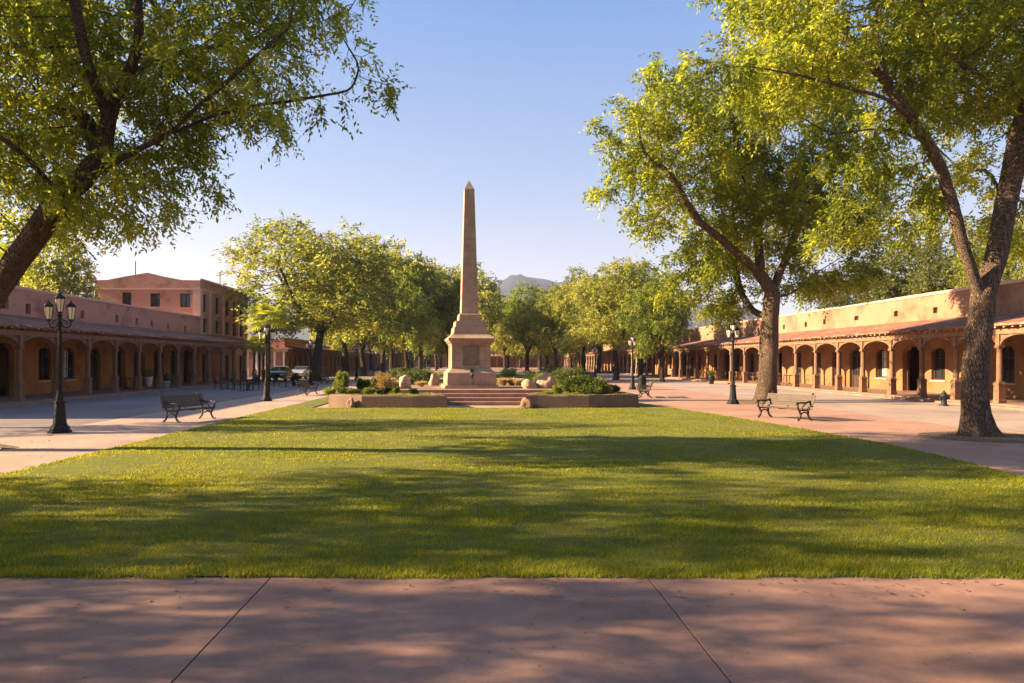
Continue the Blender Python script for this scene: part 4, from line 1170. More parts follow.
def tuft(label, px, Y, z, w, h, seed, m='straw', n=900, name='ornamental_grass', bw=0.012):
    rng = np.random.default_rng(seed)
    a = rng.uniform(0,6.28,n); r = np.sqrt(rng.uniform(0,1,n))
    b0 = np.stack([np.cos(a)*r*w*0.18, np.sin(a)*r*w*0.18, np.full(n,-0.02)],1)
    out = np.stack([np.cos(a), np.sin(a), np.zeros(n)],1); hh = h*rng.uniform(0.6,1.05,n)
    mid = b0 + out*(r*w*0.2)[:,None] + np.array([0,0,1])*(hh*0.62)[:,None]
    tip = b0 + out*(r*w*0.42+0.04)[:,None] + np.array([0,0,1])*(hh*(1-0.25*r))[:,None] + rng.normal(size=(n,3))*0.03
    S = unit(np.cross(out, rng.normal(size=(n,3))))*bw
    q1 = np.stack([b0-S, b0+S, mid+S, mid-S],1); q2 = np.stack([mid-S, mid+S, tip+S*0.3, tip-S*0.3],1)
    me = quads_mesh('blades', np.vstack([q1,q2]), np.concatenate([rng.uniform(0.1,0.9,n)]*2), M[m])
    b = thing(name, label, 'grass', ((px-CX)*Y/F, Y, z)); link('blades', me, b); return b
S0 = PH-0.08
shrub('tall lime-green shrub at the left end of the left planter', 342, 31.6, S0, 0.75, 1.0, 1, 'leaf_lime', 3600, 0.08, 0.03)
shrub('low dark clipped shrub at the front left of the left planter', 350, 30.6, S0, 1.2, 0.3, 2, 'leaf_dark', 2600, 0.07)
shrub('small lime mound at the left tip of the left planter', 330, 31.0, S0, 0.7, 0.32, 3, 'leaf_lime', 1500, 0.07, 0.03)
shrub('loose green shrub between the lime shrub and the golden one', 364, 31.9, S0, 0.7, 0.62, 4, 'leaf_dark', 2400)
shrub('round golden shrub in the left planter', 386, 31.7, S0, 1.0, 0.98, 5, 'leaf_gold', 5200, 0.06, 0.025)
shrub('low green shrub at the foot of the golden shrub', 383, 30.6, S0, 0.6, 0.34, 6, 'leaf_dark', 1600, 0.07)
shrub('low lime shrub beside the dark ones in the left planter', 369, 30.4, S0, 0.5, 0.34, 7, 'leaf_lime', 1300, 0.07, 0.03)
shrub('little dark shrub near the right end of the left planter', 414, 30.6, S0, 0.5, 0.28, 8, 'leaf_dark', 1300, 0.07)
shrub('dark green shrub behind the golden shrub', 374, 33.8, 0.02, 0.8, 1.15, 9, 'leaf_dark', 2400)
shrub('straggly lime shrub right of the golden shrub', 396, 31.4, S0, 0.5, 0.4, 10, 'leaf_lime', 1200, 0.07, 0.03)
shrub('rounded dark shrub back left of the upright boulder', 409, 52, 0.02, 2.4, 1.15, 11, 'leaf_dark', 2600, 0.13, 0.06)
shrub('rounded green shrub behind the left rocks, beside the strip of lawn', 422, 55, 0.02, 2.2, 1.3, 12, 'leaf_dark', 2600, 0.13, 0.06)
shrub('broad dark shrub in the middle of the right planter', 588, 31.0, S0, 2.1, 0.78, 13, 'leaf_dark', 6500, 0.09)
shrub('dark green shrub left of the broad one in the right planter', 571, 31.9, S0, 0.95, 0.72, 14, 'leaf_dark', 3600, 0.09)
shrub('pale flowering shrub at the front of the broad dark shrub', 597, 30.2, S0, 0.75, 0.42, 15, 'leaf_lime', 1800, 0.06, 0.04)
shrub('leafy green shrub behind the large tan boulder', 560, 37.5, 0.02, 1.7, 1.4, 16, 'leaf_dark', 3600, 0.1)
shrub('lime shrub at the left end of the right planter', 557, 30.4, S0, 0.5, 0.45, 17, 'leaf_lime', 1700, 0.07, 0.03)
shrub('round lime topiary ball beyond the pedestal', 509, 72, 0.02, 2.1, 1.35, 18, 'leaf_lime', 3200, 0.12, 0.06)
shrub('long low dark hedge-like shrub behind the tan boulders', 541, 62, 0.02, 3.6, 1.1, 19, 'leaf_dark', 3600, 0.13, 0.06)
shrub('small lime ball shrub beside the low hedge', 539, 48, 0.02, 1.1, 1.2, 20, 'leaf_lime', 1800, 0.09, 0.04)
shrub('green shrub at the right end of the right planter', 610, 31.4, S0, 1.0, 0.42, 21, 'leaf_dark', 2400, 0.08)
shrub('tall green shrub back right beyond the right planter', 566, 52, 0.02, 2.4, 1.5, 22, 'leaf_dark', 2600, 0.12, 0.06)
shrub('dark shrub under the far trees left of the obelisk', 398, 78, 0.02, 3.5, 1.3, 23, 'leaf_dark', 2200, 0.16, 0.08)
shrub('dark shrub under the far trees right of the obelisk', 552, 84, 0.02, 4.0, 1.4, 24, 'leaf_dark', 2200, 0.16, 0.08)
shrub('flat green shrub between the hedge and the far trees', 583, 66, 0.02, 3.0, 1.3, 25, 'leaf_dark', 2200, 0.14, 0.07)
shrub('lime leaves added over the broad dark shrub as its yellow highlights', 583, 30.8, S0, 0.8, 0.75, 26, 'leaf_lime', 1500, 0.08, 0.035)  # lime overlay colours in the yellow highlights of the broad dark shrub
shrub('olive shrub at the right side of the broad dark shrub', 606, 30.6, S0, 0.7, 0.55, 27, 'leaf_lime', 1300, 0.08, 0.035)
shrub('tall bushy green shrub behind the left end of the right planter', 573, 34.5, 0.02, 1.3, 1.5, 28, 'leaf_dark', 3000, 0.09)
shrub('rounded olive shrub beyond the lawn strip left of the pedestal', 431, 60, 0.02, 1.8, 1.0, 29, 'leaf_lime', 1800, 0.1, 0.05)
tuft('straw-coloured grass clump nearest the right side of the pedestal', 503, 38.2, TZ, 0.62, 0.5, 1)
tuft('straw-coloured grass clump second right of the pedestal', 512, 38.4, TZ, 0.6, 0.48, 2)
tuft('yellowish grass clump against the low flat boulder', 519, 38.0, TZ, 0.6, 0.42, 3)
tuft('pale grass clump beside the upright boulder', 396, 34.6, TZ, 0.5, 0.42, 4)
tuft('straw grass clump between the two left boulders', 421, 36.4, TZ, 0.5, 0.35, 5)
tuft('straw grass clump beside the tan rock behind the right planter', 603, 43, 0.02, 0.9, 0.6, 6)
tuft('green grass tuft on the right planter edge', 548, 30.0, S0, 0.4, 0.3, 7, 'leaf_lime', 500)

# groundcover spilling over the planter rims
def cover(pts_fn, n, seed, label):
    rng = np.random.default_rng(seed); P = np.array([pts_fn(rng) for _ in range(n)])
    D = unit(rng.normal(size=P.shape) + np.array([0,-0.3,0.9]))
    o = link('ground_cover', quads_mesh('ground_cover', leaf_faces(P, D, 0.07, 0.03, rng), rng.uniform(0.2,0.9,n), M['leaf_lime']))
    setting(o, 'stuff'); return o
def pf(rng):
    if rng.random() < 0.5:
        x = rng.uniform(-6.1,-1.4); y = 29.55 + max(0,(-4.75-x))*0.66 + rng.normal()*0.08
    else:
        x = rng.uniform(2.5,6.7); y = 29.5 + max(0,(x-4.75))*0.31 + rng.normal()*0.08
    if noise.noise((x*1.6,2,0)) < -0.05: y += 0.3
    return (x, y, PH - 0.05 + abs(rng.normal())*0.025)
cover(pf, 3400, 1, '')
def pf2(rng):
    x = rng.uniform(-5.9,-1.9) if rng.random() < 0.5 else rng.uniform(2.7,6.6)
    return (x, rng.uniform(30.3, 32.0), PH - 0.06 + abs(rng.normal())*0.03)
cover(pf2, 4200, 2, '')

# ------------------------------------------------------------------ palm
def palm(label, px, Y, Hm, seed):
    rng = np.random.default_rng(seed); b = thing('fan_palm', label, 'palm tree', ((px-CX)*Y/F, Y, 0))
    t = MB(); t.tube([(0,0,-0.05),(0.05,0,Hm*0.4),(0.0,0.05,Hm*0.92)], [0.11,0.085,0.11], 12); t.build('trunk', M['bark_dark'], b)
    quads = []
    for k in range(34):
        a = rng.uniform(0,6.28); el = rng.uniform(-0.5,1.2); L = rng.uniform(0.7,1.0)
        d = np.array([math.cos(a)*math.cos(el), math.sin(a)*math.cos(el), math.sin(el)])
        c = np.array([0,0.05,Hm*0.92]) + d*0.55
        side = unit(np.cross(d, [0,0,1.0]) + 1e-6); upv = np.cross(side, d)
        for j in range(16):
            th = (j-7.5)/7.5*1.35
            dd = d*math.cos(th) + side*math.sin(th); dd = dd + np.array([0,0,-0.10])
            p0 = c; p1 = c + dd*L*0.6; p2 = c + dd*L + np.array([0,0,-0.22*L])
            w = np.cross(dd, upv); w = unit(w)*0.035
            quads.append([p0-w*0.3,p0+w*0.3,p1+w,p1-w]); quads.append([p1-w,p1+w,p2+w*0.2,p2-w*0.2])
    link('crown', quads_mesh('crown', np.array(quads), rng.uniform(0.2,0.9,len(quads)), M['palm']), b)
    return b
palm('small fan palm with a drooping crown above the second left lamp', 268, 40, 4.75, 4)
palm('short young fan palm with yellow-green fronds under the taller palm', 259, 60, 3.6, 6)

# ------------------------------------------------------------------ street lamps
def lamp(label, loc, scale=1.0, arms=2, rz=0.0):
    b = thing('street_lamp', label, 'street lamp', loc, rz, 'three-lantern lamps along the walks')
    m = MB()
    m.frust(0,0,[(0.0,0.30),(0.06,0.30),(0.08,0.26),(0.16,0.25),(0.20,0.20),(0.24,0.185)],8,math.pi/8)
    m.frust(0,0,[(0.24,0.175),(0.80,0.125),(0.82,0.15),(0.88,0.15),(0.91,0.10)],8,math.pi/8)
    m.frust(0,0,[(0.91,0.085),(1.0,0.10),(1.06,0.07),(1.12,0.085),(1.16,0.06)],12,0,True)
    m.build('base', M['iron'], b)
    p = MB(); p.frust(0,0,[(1.16,0.062),(2.95,0.045)],12,0,True)
    for k in range(8):
        a = k*math.pi/4; p.tube([(0.058*math.cos(a),0.058*math.sin(a),1.2),(0.043*math.cos(a),0.043*math.sin(a),2.9)],0.009,4)
    p.frust(0,0,[(2.95,0.05),(2.98,0.075),(3.03,0.075),(3.08,0.045),(3.20,0.05),(3.26,0.075),(3.29,0.05)],12,0,True)
    p.build('post', M['iron'], b)
    def lantern(x, z, s, k_=0.78):
        l = MB(); g = MB(); c = MB()
        w = s*k_
        l.frust(x,0,[(z-0.05*s,0.03*w),(z,0.09*w),(z+0.02*s,0.10*w)],6,0)
        for k in range(6):
            a = k*math.pi/3
            l.tube([(x+0.098*w*math.cos(a),0.098*w*math.sin(a),z+0.02*s),(x+0.158*w*math.cos(a),0.158*w*math.sin(a),z+0.38*s)],0.009*s,4)
        l.frust(x,0,[(z+0.37*s,0.165*w),(z+0.39*s,0.175*w),(z+0.40*s,0.165*w)],6,0)
        o = l.build('lantern', M['iron'], b)
        g.frust(x,0,[(z+0.021*s,0.088*w),(z+0.369*s,0.148*w)],6,0); g.build('glass', M['lantern_glass'], o)
        c.frust(x,0,[(z+0.401*s,0.18*w),(z+0.46*s,0.12*w),(z+0.51*s,0.05*w),(z+0.53*s,0.055*w),(z+0.545*s,0.02*w)],6,0); c.tube([(x,0,z+0.54*s),(x,0,z+0.62*s)],[0.016*s,0.004],6); c.build('cap', M['iron'], o)
    lantern(0, 3.34, 1.0)
    for sx in ((-1,1) if arms == 2 else ()):
        a = MB(); pts = [(0.03*sx,0,3.02)]
        for k in range(9):
            t = k/8*math.pi; pts.append((sx*(0.05+0.11*(1-math.cos(t))), 0, 3.02-0.10*math.sin(t)))
        pts += [(sx*0.275,0,3.08)]
        a.tube(pts, 0.02, 6); a.tube([(sx*0.05,0,3.15),(sx*0.16,0,3.10),(sx*0.2,0,3.03),(sx*0.15,0,2.99)],0.012,5)
        a.build('arm', M['iron'], b)
        lantern(sx*0.28, 3.13, 0.95)
    b.scale = (scale,)*3
    return b
L0 = lamp('black three-lantern street lamp nearest the camera, on the left walk', (-11.53, 19.44, 0.01), rz=0.25)
def lamp2(label, px, Y, rz=0.3, s=0.98, py=None): return dup(L0, ((px-CX)*Y/F, Y, 0.01), rz, label, s)
lamp2('black street lamp in front of the small palm on the left walk', 266.5, 34.8, 0.25)
lamp2('street lamp beside the broadest left tree', 310.5, 58, 0.4)
lamp2('thin street lamp behind the tall lime shrub of the left planter', 356.5, 72, 1.0)
lamp2('black street lamp left of the large tree trunk on the right walk', 733, 32.4, 0.5)
lamp2('street lamp between the right planter and the far bench', 632.5, 49, 0.7)
lamp2('distant street lamp among trunks, right one of a close pair', 595, 84, 0.2)
lamp2('distant street lamp beside the shade tree left of the thin lamp', 579, 92, 1.2)
lamp2('most distant right-hand lamp, behind the planter shrubs', 563, 100, 0.6)
lamp2('street lamp deep in the avenue right of the obelisk', 541, 125, 0.6)
lamp2('distant street lamp under the trees left of the upright boulder', 396, 104, 0.6)
lamp2('distant street lamp above the round green shrub left of the obelisk', 424, 130, 0.9)
lamp2('distant street lamp nearest the left side of the pedestal', 436, 150, 0.1)
lamp2('faint far street lamp between the left tree trunks', 378, 112, 0.1)

# ------------------------------------------------------------------ benches
def bench(label, loc, rz):
    """2 m long along local X, seat faces local -Y"""
    b = thing('park_bench', label, 'bench', loc, rz, 'slatted park benches facing the lawn')
    s = MB(); Lh = 1.02
    for k in range(6):
        y = -0.27 + k*0.085; z = 0.44 - 0.02*math.sin((k+0.5)/6*math.pi) + (0.012 if k == 0 else 0)
        s.cbox(-Lh, Lh, y-0.034, y+0.034, z-0.028, z, 0.006)
    s.build('seat', M['wood_bench'], b)
    k_ = MB()
    for k in range(6):
        z = 0.52 + k*0.072; y = 0.205 + k*0.026
        Mr = Matrix.Translation((0,y,z)) @ Matrix.Rotation(math.radians(-18),4,'X')
        k_.box(-Lh, Lh, -0.012, 0.012, -0.031, 0.031, Mr)
    k_.build('backrest', M['wood_bench'], b)
    for sx in (-0.86, 0.86):
        f = MB(); t = 0.026
        def tb(pts, r=t): f.tube([(sx, y, z) for y, z in pts], r*1.45, 6)
        tb([(-0.27,0.40),(-0.25,0.33),(-0.20,0.26),(-0.20,0.17),(-0.26,0.07),(-0.34,0.02),(-0.37,0.025)])
        tb([(0.14,0.40),(0.17,0.32),(0.16,0.22),(0.20,0.12),(0.28,0.04),(0.34,0.02)])
        tb([(-0.29,0.405),(-0.1,0.385),(0.1,0.385),(0.19,0.44),(0.22,0.52),(0.30,0.72),(0.38,0.93),(0.42,0.96)])
        tb([(-0.20,0.22),(-0.08,0.30),(0.06,0.30),(0.16,0.22)], 0.018)
        tb([(-0.29,0.40),(-0.33,0.48),(-0.34,0.58),(-0.30,0.64),(-0.2,0.655),(0.0,0.64),(0.15,0.66),(0.27,0.70)], 0.024)
        tb([(-0.34,0.58),(-0.39,0.60),(-0.40,0.645),(-0.36,0.665),(-0.33,0.64)], 0.016)
        tb([(-0.15,0.42),(-0.08,0.52),(0.02,0.60),(0.12,0.64)], 0.014)
        f.build('side_frame', M['iron_brown'], b)
    mdl = MB(); mdl.tube([(0,-0.25,0.39),(0,0.1,0.375),(0,0.2,0.48),(0,0.36,0.9)],0.016,6); mdl.build('brace', M['iron_brown'], b)
    return b
B0 = bench('brown slatted park bench on the left walk near the lawn edge', (-9.55, 23.4, 0.01), math.radians(70)); B0.scale = (0.95,1.0,0.93)
dup(B0, (10.6, 24.0, 0.01), math.radians(-64), 'brown slatted park bench on the right walk, its back to the arcade')
dup(B0, (-9.9, 41.3, 0.01), math.radians(82), 'small distant bench at the left end of the left planter')
dup(B0, (9.3, 38.4, 0.01), math.radians(-100), 'sunlit distant bench on the right walk beyond the right planter')
dup(B0, (-13.3, 63, 0.01), math.radians(80), 'far bench under the broad left tree')

# ------------------------------------------------------------------ cafe tables, chairs, a seated person
def cafe_table(label, loc, m='iron', cloth=None):
    b = thing('cafe_table', label, 'table', loc, 0, 'cafe tables by the arcades')
    t = MB(); t.frust(0,0,[(0.70,0.42),(0.71,0.44),(0.735,0.44),(0.74,0.42)],20,0,True); t.build('tabletop', M[m], b)
    p = MB(); p.frust(0,0,[(0.05,0.05),(0.1,0.035),(0.70,0.03)],10,0,True); p.build('pedestal', M['iron'], b)
    f = MB()
    for k in range(4):
        a = k*math.pi/2+0.4; f.tube([(0,0,0.10),(0.2*math.cos(a),0.2*math.sin(a),0.06),(0.33*math.cos(a),0.33*math.sin(a),0.015)],0.018,6)
    f.build('foot', M['iron'], b); return b
def chair(label, loc, rz, m='iron', group='cafe chairs by the arcades'):
    b = thing('cafe_chair', label, 'chair', loc, rz, group)
    s = MB(); s.cbox(-0.2,0.2,-0.2,0.2,0.43,0.455,0.01); s.build('seat', M[m], b)
    k = MB()
    k.tube([(-0.19,0.19,0.44),(-0.19,0.23,0.7),(-0.16,0.26,0.86),(0,0.27,0.90),(0.16,0.26,0.86),(0.19,0.23,0.7),(0.19,0.19,0.44)],0.014,6)
    for x in (-0.1,0,0.1): k.tube([(x,0.2,0.45),(x,0.255,0.88)],0.009,5)
    k.build('backrest', M[m], b)
    for sx in (-1,1):
        for sy in (-1,1):
            l = MB(); l.tube([(0.17*sx,0.17*sy,0.44),(0.2*sx,0.21*sy,0.0)],0.014,6); l.build('leg', M[m], b)
    return b
T0 = cafe_table('dark round cafe table beside the seated person on the left street', (-15.3, 47.0, 0.0))
dup(T0, (-17.3, 49.0, 0), 0, 'dark round cafe table nearer the arcade than the seated person')
dup(T0, (-14.2, 52.6, 0), 0, 'dark round cafe table farthest up the left street')
C0 = chair('dark metal cafe chair holding the seated person', (-14.75, 47.1, 0), math.radians(-80))
cs_ = [(-16.0,46.9,90,'dark chair across the table from the seated person'),(-15.3,47.7,10,'dark chair behind the table of the seated person'),(-15.2,46.3,175,'dark chair in front of the table of the seated person'),
       (-18.0,49.0,95,'dark chair on the arcade side of the nearer-arcade table'),(-16.7,49.2,-80,'dark chair on the walk side of the nearer-arcade table'),(-17.3,48.3,180,'dark chair in front of the nearer-arcade table'),
       (-14.9,52.6,90,'dark chair left of the farthest cafe table'),(-13.5,52.7,-90,'dark chair right of the farthest cafe table')]
for x, y, a, l in cs_: dup(C0, (x, y, 0), math.radians(a), l)

def seated_person(label, loc, rz):
    b = thing('person', label, 'person', loc, rz)
    J = {'pel':(0,0.02,0.53,.135),'sp':(0,0.06,0.75,.13),'ch':(0,0.06,0.95,.145),'nk':(0,0.03,1.10,.062),'hd0':(0,0.01,1.18,.075),'hd':(0,-0.01,1.27,.098),'hd1':(0,0.0,1.34,.075)}
    E = [('pel','sp'),('sp','ch'),('ch','nk'),('nk','hd0'),('hd0','hd'),('hd','hd1')]
    for s, n in ((-1,'l'),(1,'r')):
        J.update({n+'hip':(0.10*s,-0.02,0.52,.095),n+'kn':(0.13*s,-0.42,0.52,.065),n+'an':(0.13*s,-0.45,0.10,.042),n+'ft':(0.14*s,-0.60,0.05,.038),
                  n+'sh':(0.18*s,0.05,1.02,.062),n+'el':(0.25*s,-0.08,0.80,.042),n+'wr':(0.17*s,-0.32,0.77,.028),n+'hn':(0.15*s,-0.39,0.765,.026)})
        E += [('pel',n+'hip'),(n+'hip',n+'kn'),(n+'kn',n+'an'),(n+'an',n+'ft'),('ch',n+'sh'),(n+'sh',n+'el'),(n+'el',n+'wr'),(n+'wr',n+'hn')]
        for k in range(4):
            f = '%sf%d' % (n,k); J[f] = (0.15*s+(k-1.5)*0.02,-0.47-0.01*(k in (1,2)),0.755,.009); E.append((n+'hn',f))
        J[n+'th'] = (0.15*s-0.05*s,-0.42,0.765,.010); E.append((n+'hn',n+'th'))
    names = list(J); me = bpy.data.meshes.new('body')
    me.from_pydata([J[n][:3] for n in names], [(names.index(a), names.index(c)) for a, c in E], [])
    o = link('body', me, b)
    md = o.modifiers.new('skin','SKIN'); sv = me.skin_vertices[0].data
    for i, n in enumerate(names): sv[i].radius = (J[n][3],)*2; sv[i].use_root = (i == 0)
    o.modifiers.new('sub','SUBSURF').levels = 2; o.modifiers[-1].render_levels = 2
    dg = bpy.context.evaluated_depsgraph_get(); dg.update()
    m2 = bpy.data.meshes.new_from_object(o.evaluated_get(dg)); o.modifiers.clear(); o.data = m2
    m2.materials.clear()
    for k in ('shirt','jeans','skin','hair'): m2.materials.append(M[k])
    for p in m2.polygons:
        c = p.center; p.use_smooth = True
        if c.z > 1.09: p.material_index = 3 if (c.z > 1.33 or (c.y > 0.02 and c.z > 1.17)) else 2
        elif c.y < -0.25 and c.z > 0.68: p.material_index = 2
        elif c.z < 0.60: p.material_index = 3 if c.z < 0.09 else 1
        else: p.material_index = 0
    fc = MB()
    fc.frust(0,-0.115,[(1.235,0.012),(1.27,0.008)],6,0,True); fc.build('nose', M['skin'], b)
    return b
seated_person('person in dark clothes sitting at the cafe table on the left street', (-14.75, 47.1, 0), math.radians(-80))

# porch furniture
W0 = chair('brown chair under the left arcade, nearest the street lamp', (-22.6, 38.9, 0.15), math.radians(90), 'timber', 'wooden chairs under the arcades')
for x, y, a, l in [(-22.3,46.2,70,'brown chair under the left arcade beside the dark doorway'),(-22.6,53.0,100,'brown chair far along the left arcade'),
                   (24.8,52.6,-80,'brown chair under the right arcade, just right of the big trunk'),(24.7,56.4,-100,'brown chair under the right arcade behind the big trunk'),
                   (24.6,61.5,-95,'brown chair under the right arcade left of the big trunk'),(25.0,63.0,-60,'second brown chair left of the big trunk under the right arcade'),
                   (24.8,70.0,-90,'brown chair under the right arcade near the lamp'),(24.9,76.0,-90,'brown chair far along the right arcade behind the lamp'),
                   (24.9,42.0,-80,'brown chair under the right arcade between big trunk and forked tree')]:
    dup(W0, (x, y, 0.15), math.radians(a), l)
dup(T0, (24.5,54.5,0.15), 0, 'round table under the right arcade right of the big trunk')
dup(T0, (24.5,60.3,0.15), 0, 'round table under the right arcade behind the lamp')
dup(T0, (24.6,73.0,0.15), 0, 'round table far along the right arcade')
dup(T0, (-22.4,45.0,0.15), 0, 'round table under the left arcade')

def railing(label, x, y0, y1):
    b = thing('porch_railing', label, 'railing', (x, y0, 0.15))
    m = MB(); L_ = y1-y0
    m.box(-0.03, 0.03, 0, L_, 0.88, 0.94); m.build('handrail', M['wood_dark'], b)
    k = MB(); k.box(-0.025, 0.025, 0, L_, 0.12, 0.17); n = int(L_/0.14)
    for i in range(n):
        y = (i+0.5)*L_/n; k.box(-0.015, 0.015, y-0.018, y+0.018, 0.171, 0.879)
    k.build('balusters', M['timber'], b)
railing('brown wooden railing under the right arcade, right of the forked tree', 24.9, ysR[1]+0.2, ysR[2]-0.2)

def pot(label, loc, m, pm_, seed, h=0.5, leaf=0.5):
    b = thing('potted_plant', label, 'potted plant', loc)
    p = MB(); p.frust(0,0,[(0,0.16),(0.02,0.19),(h*0.8,0.27),(h*0.86,0.30),(h,0.30),(h,0.26),(h*0.9,0.25)],14,0,True); p.build('pot', M[pm_], b)
    rng = np.random.default_rng(seed); n = 700
    P = rng.normal(size=(n,3))*np.array([0.16,0.16,0.16]) + np.array([0,0,h+leaf*0.4]); D = unit(rng.normal(size=(n,3))+np.array([0,0,0.6]))
    link('foliage', quads_mesh('foliage', leaf_faces(P, D, 0.11, 0.045, rng), rng.uniform(0.1,0.9,n), M[m]), b); return b
pot('grey pot with a silvery plant on the left arcade step', at(166,386,46.8).to_3d()*0 + Vector((-20.9,47.3,0.15)), 'leaf_dark', 'grey_cloth', 1)
pot('dark pot with a low plant on the street before the right arcade', Vector((20.6,61,0.0)), 'leaf_dark', 'black_plastic', 2, 0.7)
pot('terracotta pot against the wall of the right arcade near the forked tree', Vector((26.1,37.2,0.15)), 'leaf_dark', 'terracotta', 3)
pot('white pot beside the doorway under the left arcade', Vector((-23.7,50.8,0.15)), 'leaf_lime', 'white_paint', 4, 0.7)

def hydrant(label, loc):
    b = thing('fire_hydrant', label, 'hydrant', loc)
    m = MB(); m.frust(0,0,[(0,0.20),(0.04,0.20),(0.06,0.13),(0.12,0.12),(0.42,0.115),(0.44,0.15),(0.48,0.15),(0.50,0.125),(0.58,0.10),(0.63,0.05),(0.68,0.035),(0.70,0.0)],14,0,True); m.build('barrel', M['black_plastic'], b)
    for s in (-1,1):
        c = MB(); c.tube([(0.10*s,0,0.34),(0.19*s,0,0.34)],0.055,8); c.build('outlet', M['black_plastic'], b)
hydrant('small black hydrant on the kerb of the right arcade just left of the forked trunk', (20.9, 31.2, 0.0))
def litter_bin(label, loc):
    b = thing('litter_bin', label, 'litter bin', loc)
    m = MB(); m.frust(0,0,[(0,0.27),(0.04,0.28),(0.75,0.26),(0.78,0.29),(0.82,0.29)],12,0)
    for k in range(12):
        a = k*math.pi/6+0.26; m.tube([(0.275*math.cos(a),0.275*math.sin(a),0.04),(0.262*math.cos(a),0.262*math.sin(a),0.78)],0.014,4)
    m.build('body', M['iron'], b)
    l = MB(); l.frust(0,0,[(0.82,0.26),(0.92,0.22),(1.0,0.12),(1.03,0.03)],12,0,True); l.build('lid', M['iron'], b)
litter_bin('dark litter bin beside the lamp on the right walk', (11.6, 48.6, 0.01))
litter_bin('dark litter bin on the left walk beyond the small bench', (-14.6, 57.0, 0.0))

# ------------------------------------------------------------------ parked cars
def car(label, loc, rz, paint):
    b = thing('parked_car', label, 'car', loc, rz, 'cars parked in the side street')
    prof = [(-2.15,0.38),(-2.2,0.62),(-2.1,0.84),(-1.45,0.95),(-0.75,1.36),(0.55,1.42),(1.25,1.05),(2.0,0.92),(2.18,0.72),(2.15,0.36)]
    m = MB(); W = 0.86
    secs = [(-1.0,0.94,0.0),(-0.93,1.0,0.0),(0.93,1.0,0.0),(1.0,0.94,0.0)]
    vs = []; n = len(prof)
    for s, k, _ in secs:
        for (x, z) in prof:
            inset = max(0, (z-0.95))*0.38
            vs.append((x*k, s*(W-inset), 0.3 + (z-0.3)*(k*0.5+0.5)))
    fs = [tuple(range(n-1,-1,-1)), tuple(range(3*n,4*n))]
    for j in range(3):
        for i in range(n): fs.append((j*n+i, j*n+(i+1)%n, (j+1)*n+(i+1)%n, (j+1)*n+i))
    m.add(vs, fs); m.build('body', M[paint], b)
    g = MB()
    for s in (-1,1):
        y0 = s*0.845; y1 = s*0.715
        g.add([(-1.3,y0,0.98),(1.05,y0,1.0),(0.5,y1,1.36),(-0.7,y1,1.31)],[(0,1,2,3)])
    g.add([(0.62,-0.66,1.405),(0.62,0.66,1.405),(1.24,0.74,1.07),(1.24,-0.74,1.07)],[(0,1,2,3)])
    g.add([(-0.82,-0.66,1.345),(-0.82,0.66,1.345),(-1.42,0.74,0.985),(-1.42,-0.74,0.985)],[(0,1,2,3)])
    g.build('window', M['glass'], b)
    for x in (-1.35, 1.35):
        for s in (-1,1):
            w = MB(); w.tube([(x,s*0.68,0.32),(x,s*0.88,0.32)],0.32,18); wo = w.build('wheel', M['rubber'], b)
            r = MB(); r.tube([(x,s*0.881,0.32),(x,s*0.895,0.32)],0.19,14); r.build('rim', M['chrome'], wo)
    for s in (-1,1):
        h = MB(); h.cbox(2.08,2.2,s*0.6-0.16,s*0.6+0.16,0.64,0.78,0.02); h.build('headlight', M['lens'], b)
    return b
car('white car parked in the side street behind the second left lamp', (-21.9, 79.5, 0.0), math.radians(-82), 'car_white')
car('silver car parked right of the white one under the left trees', (-19.4, 79.0, 0.0), math.radians(-95), 'car_silver')
car('dark car parked at the end of the first left arcade', (-19.3, 69.6, 0.0), math.radians(-88), 'car_dark')

# ------------------------------------------------------------------ tree beds, litter, grass
def bed(x, y, r, seed):
    n = 40; pts = [(x+math.cos(2*math.pi*k/n)*r*(1+0.25*noise.noise((math.cos(6.28*k/n)*1.5, math.sin(6.28*k/n)*1.5, seed))), y+math.sin(2*math.pi*k/n)*r*0.8*(1+0.25*noise.noise((math.cos(6.28*k/n), math.sin(6.28*k/n), seed+3)))) for k in range(n)]
    vs = [(x,y,0.05)] + [(x+(p[0]-x)*0.6, y+(p[1]-y)*0.6, 0.04+0.01*noise.noise((p[0],p[1],0))) for p in pts] + [(p[0],p[1],0.011) for p in pts]
    fs = [(0,1+k,1+(k+1)%n) for k in range(n)] + [(1+k,1+n+k,1+n+(k+1)%n,1+(k+1)%n) for k in range(n)]
    me = bpy.data.meshes.new('soil'); me.from_pydata(vs, [], fs); me.materials.append(M['soil'])
    for p in me.polygons: p.use_smooth = True
    setting(link('soil', me))
bed(13.5, 18.4, 1.75, 1); bed(-12.3, 15.7, 1.7, 2); bed(14.1, 34.0, 1.8, 3)
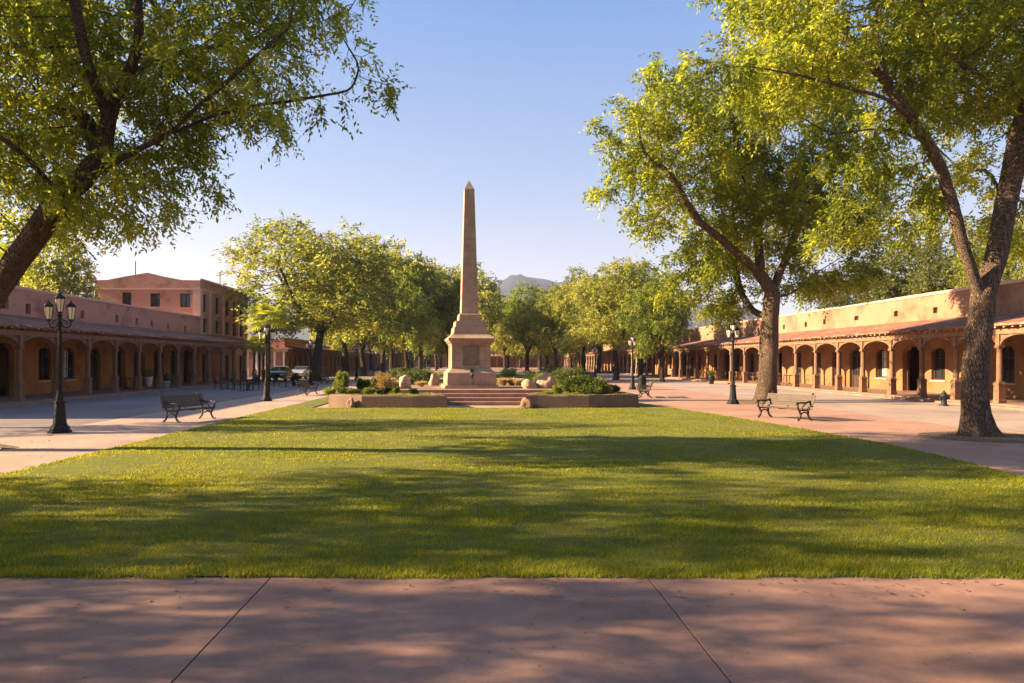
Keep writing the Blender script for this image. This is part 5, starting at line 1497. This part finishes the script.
def litter(n, seed):
    rng = np.random.default_rng(seed); P = []
    for cx, cy, s, q in ((13.5,18.3,1.3,0.30),(-11.8,15.7,1.3,0.12),(14.1,34,1.8,0.15)):
        k = int(n*q); P.append(np.stack([rng.normal(cx,s,k), rng.normal(cy,s*0.6,k), np.full(k,0.055)],1))
    k = int(n*0.25); P.append(np.stack([rng.uniform(-12,-8,k), rng.uniform(8,40,k), np.full(k,0.02)],1))
    k = int(n*0.25); P.append(np.stack([rng.uniform(9.6,20,k), rng.uniform(8,45,k), np.full(k,0.02)],1))
    k = int(n*0.05); P.append(np.stack([rng.uniform(-5,6,k), 6.40-np.abs(rng.normal(0,0.4,k)), np.full(k,0.036)],1))
    P = np.vstack(P); D = rng.normal(size=P.shape); D[:,2] = rng.uniform(0,0.15,len(P)); D = unit(D)
    o = link('leaf_litter', quads_mesh('leaf_litter', leaf_faces(P, D, 0.05, 0.022, rng, 3.0), rng.uniform(0,1,len(P)), M['litter'])); setting(o,'stuff')
litter(4200, 5)

def grass():
    rng = np.random.default_rng(77); tris = []; tones = []
    bands = [(6.30,7.3,7600,0.045,0.0034),(7.3,9.0,5200,0.042,0.0042),(9.0,12.0,2800,0.040,0.006),(12.0,17.0,1300,0.037,0.009),(17.0,29.3,480,0.036,0.016)]
    for y0, y1, dens, hgt, wd in bands:
        n = int(dens*(y1-y0)*17.6)
        y = rng.uniform(y0, y1, n); x = rng.uniform(-8.25, 9.8, n)
        vis = (np.abs((x*F/y) + CX - W_/2) < W_/2 + 60)
        edge = np.interp(y, [p[1] for p in right_edge], [p[0] for p in right_edge])
        fe = 6.37 + 0.035*np.sin(x*2.3+np.sin(x*5.1)) + 0.03*np.sin(x*9.7) + rng.normal(0,0.02,n)
        ok = vis & (y > fe - 0.03) & (x < edge + rng.normal(0,0.02,n)) & (x > -8.2 + rng.normal(0,0.02,n))
        x, y = x[ok], y[ok]; n = len(x)
        cl = np.sin(x*7.1+np.sin(y*5.3)*1.7)*np.sin(y*8.3+np.sin(x*4.7)*1.9)
        h = hgt*rng.uniform(0.5,1.25,n)*(1+0.25*cl)
        a = rng.uniform(0,2*math.pi,n); ln = rng.uniform(0.1,0.9,n)*h
        b = np.stack([x,y,np.full(n,LZ+0.005)],1)
        d = np.stack([np.cos(a),np.sin(a),np.zeros(n)],1); s = np.stack([-np.sin(a+0.6),np.cos(a+0.6),np.zeros(n)],1)*(wd*rng.uniform(0.7,1.3,n))[:,None]
        tip = b + d*ln[:,None] + np.array([0,0,1])*h[:,None]
        tris.append(np.stack([b-s,b+s,tip],1)); t = rng.normal(0.45,0.2,n)+0.15*cl; t[rng.random(n) < 0.012] = 1.0
        tones.append(np.clip(t,0,1))
    o = link('grass', quads_mesh('grass', np.vstack(tris), np.concatenate(tones), M['grass'], 3)); setting(o,'stuff')
grass()

# ------------------------------------------------------------------ the air between here and the hills
hz = MB(); hz.box(-2900, 2900, -55, 2900, -2, 330)
hm = bpy.data.materials.new('haze'); hm.use_nodes = True; hn = hm.node_tree; hn.nodes.clear()
ho = N(hn, 'ShaderNodeOutputMaterial'); hv = N(hn, 'ShaderNodeVolumePrincipled')
hv.inputs['Color'].default_value = (0.66, 0.72, 1.0, 1); hv.inputs['Density'].default_value = 0.00015; hv.inputs['Anisotropy'].default_value = 0.3
hn.links.new(hv.outputs[0], ho.inputs['Volume'])
setting(hz.build('haze', hm), 'stuff')
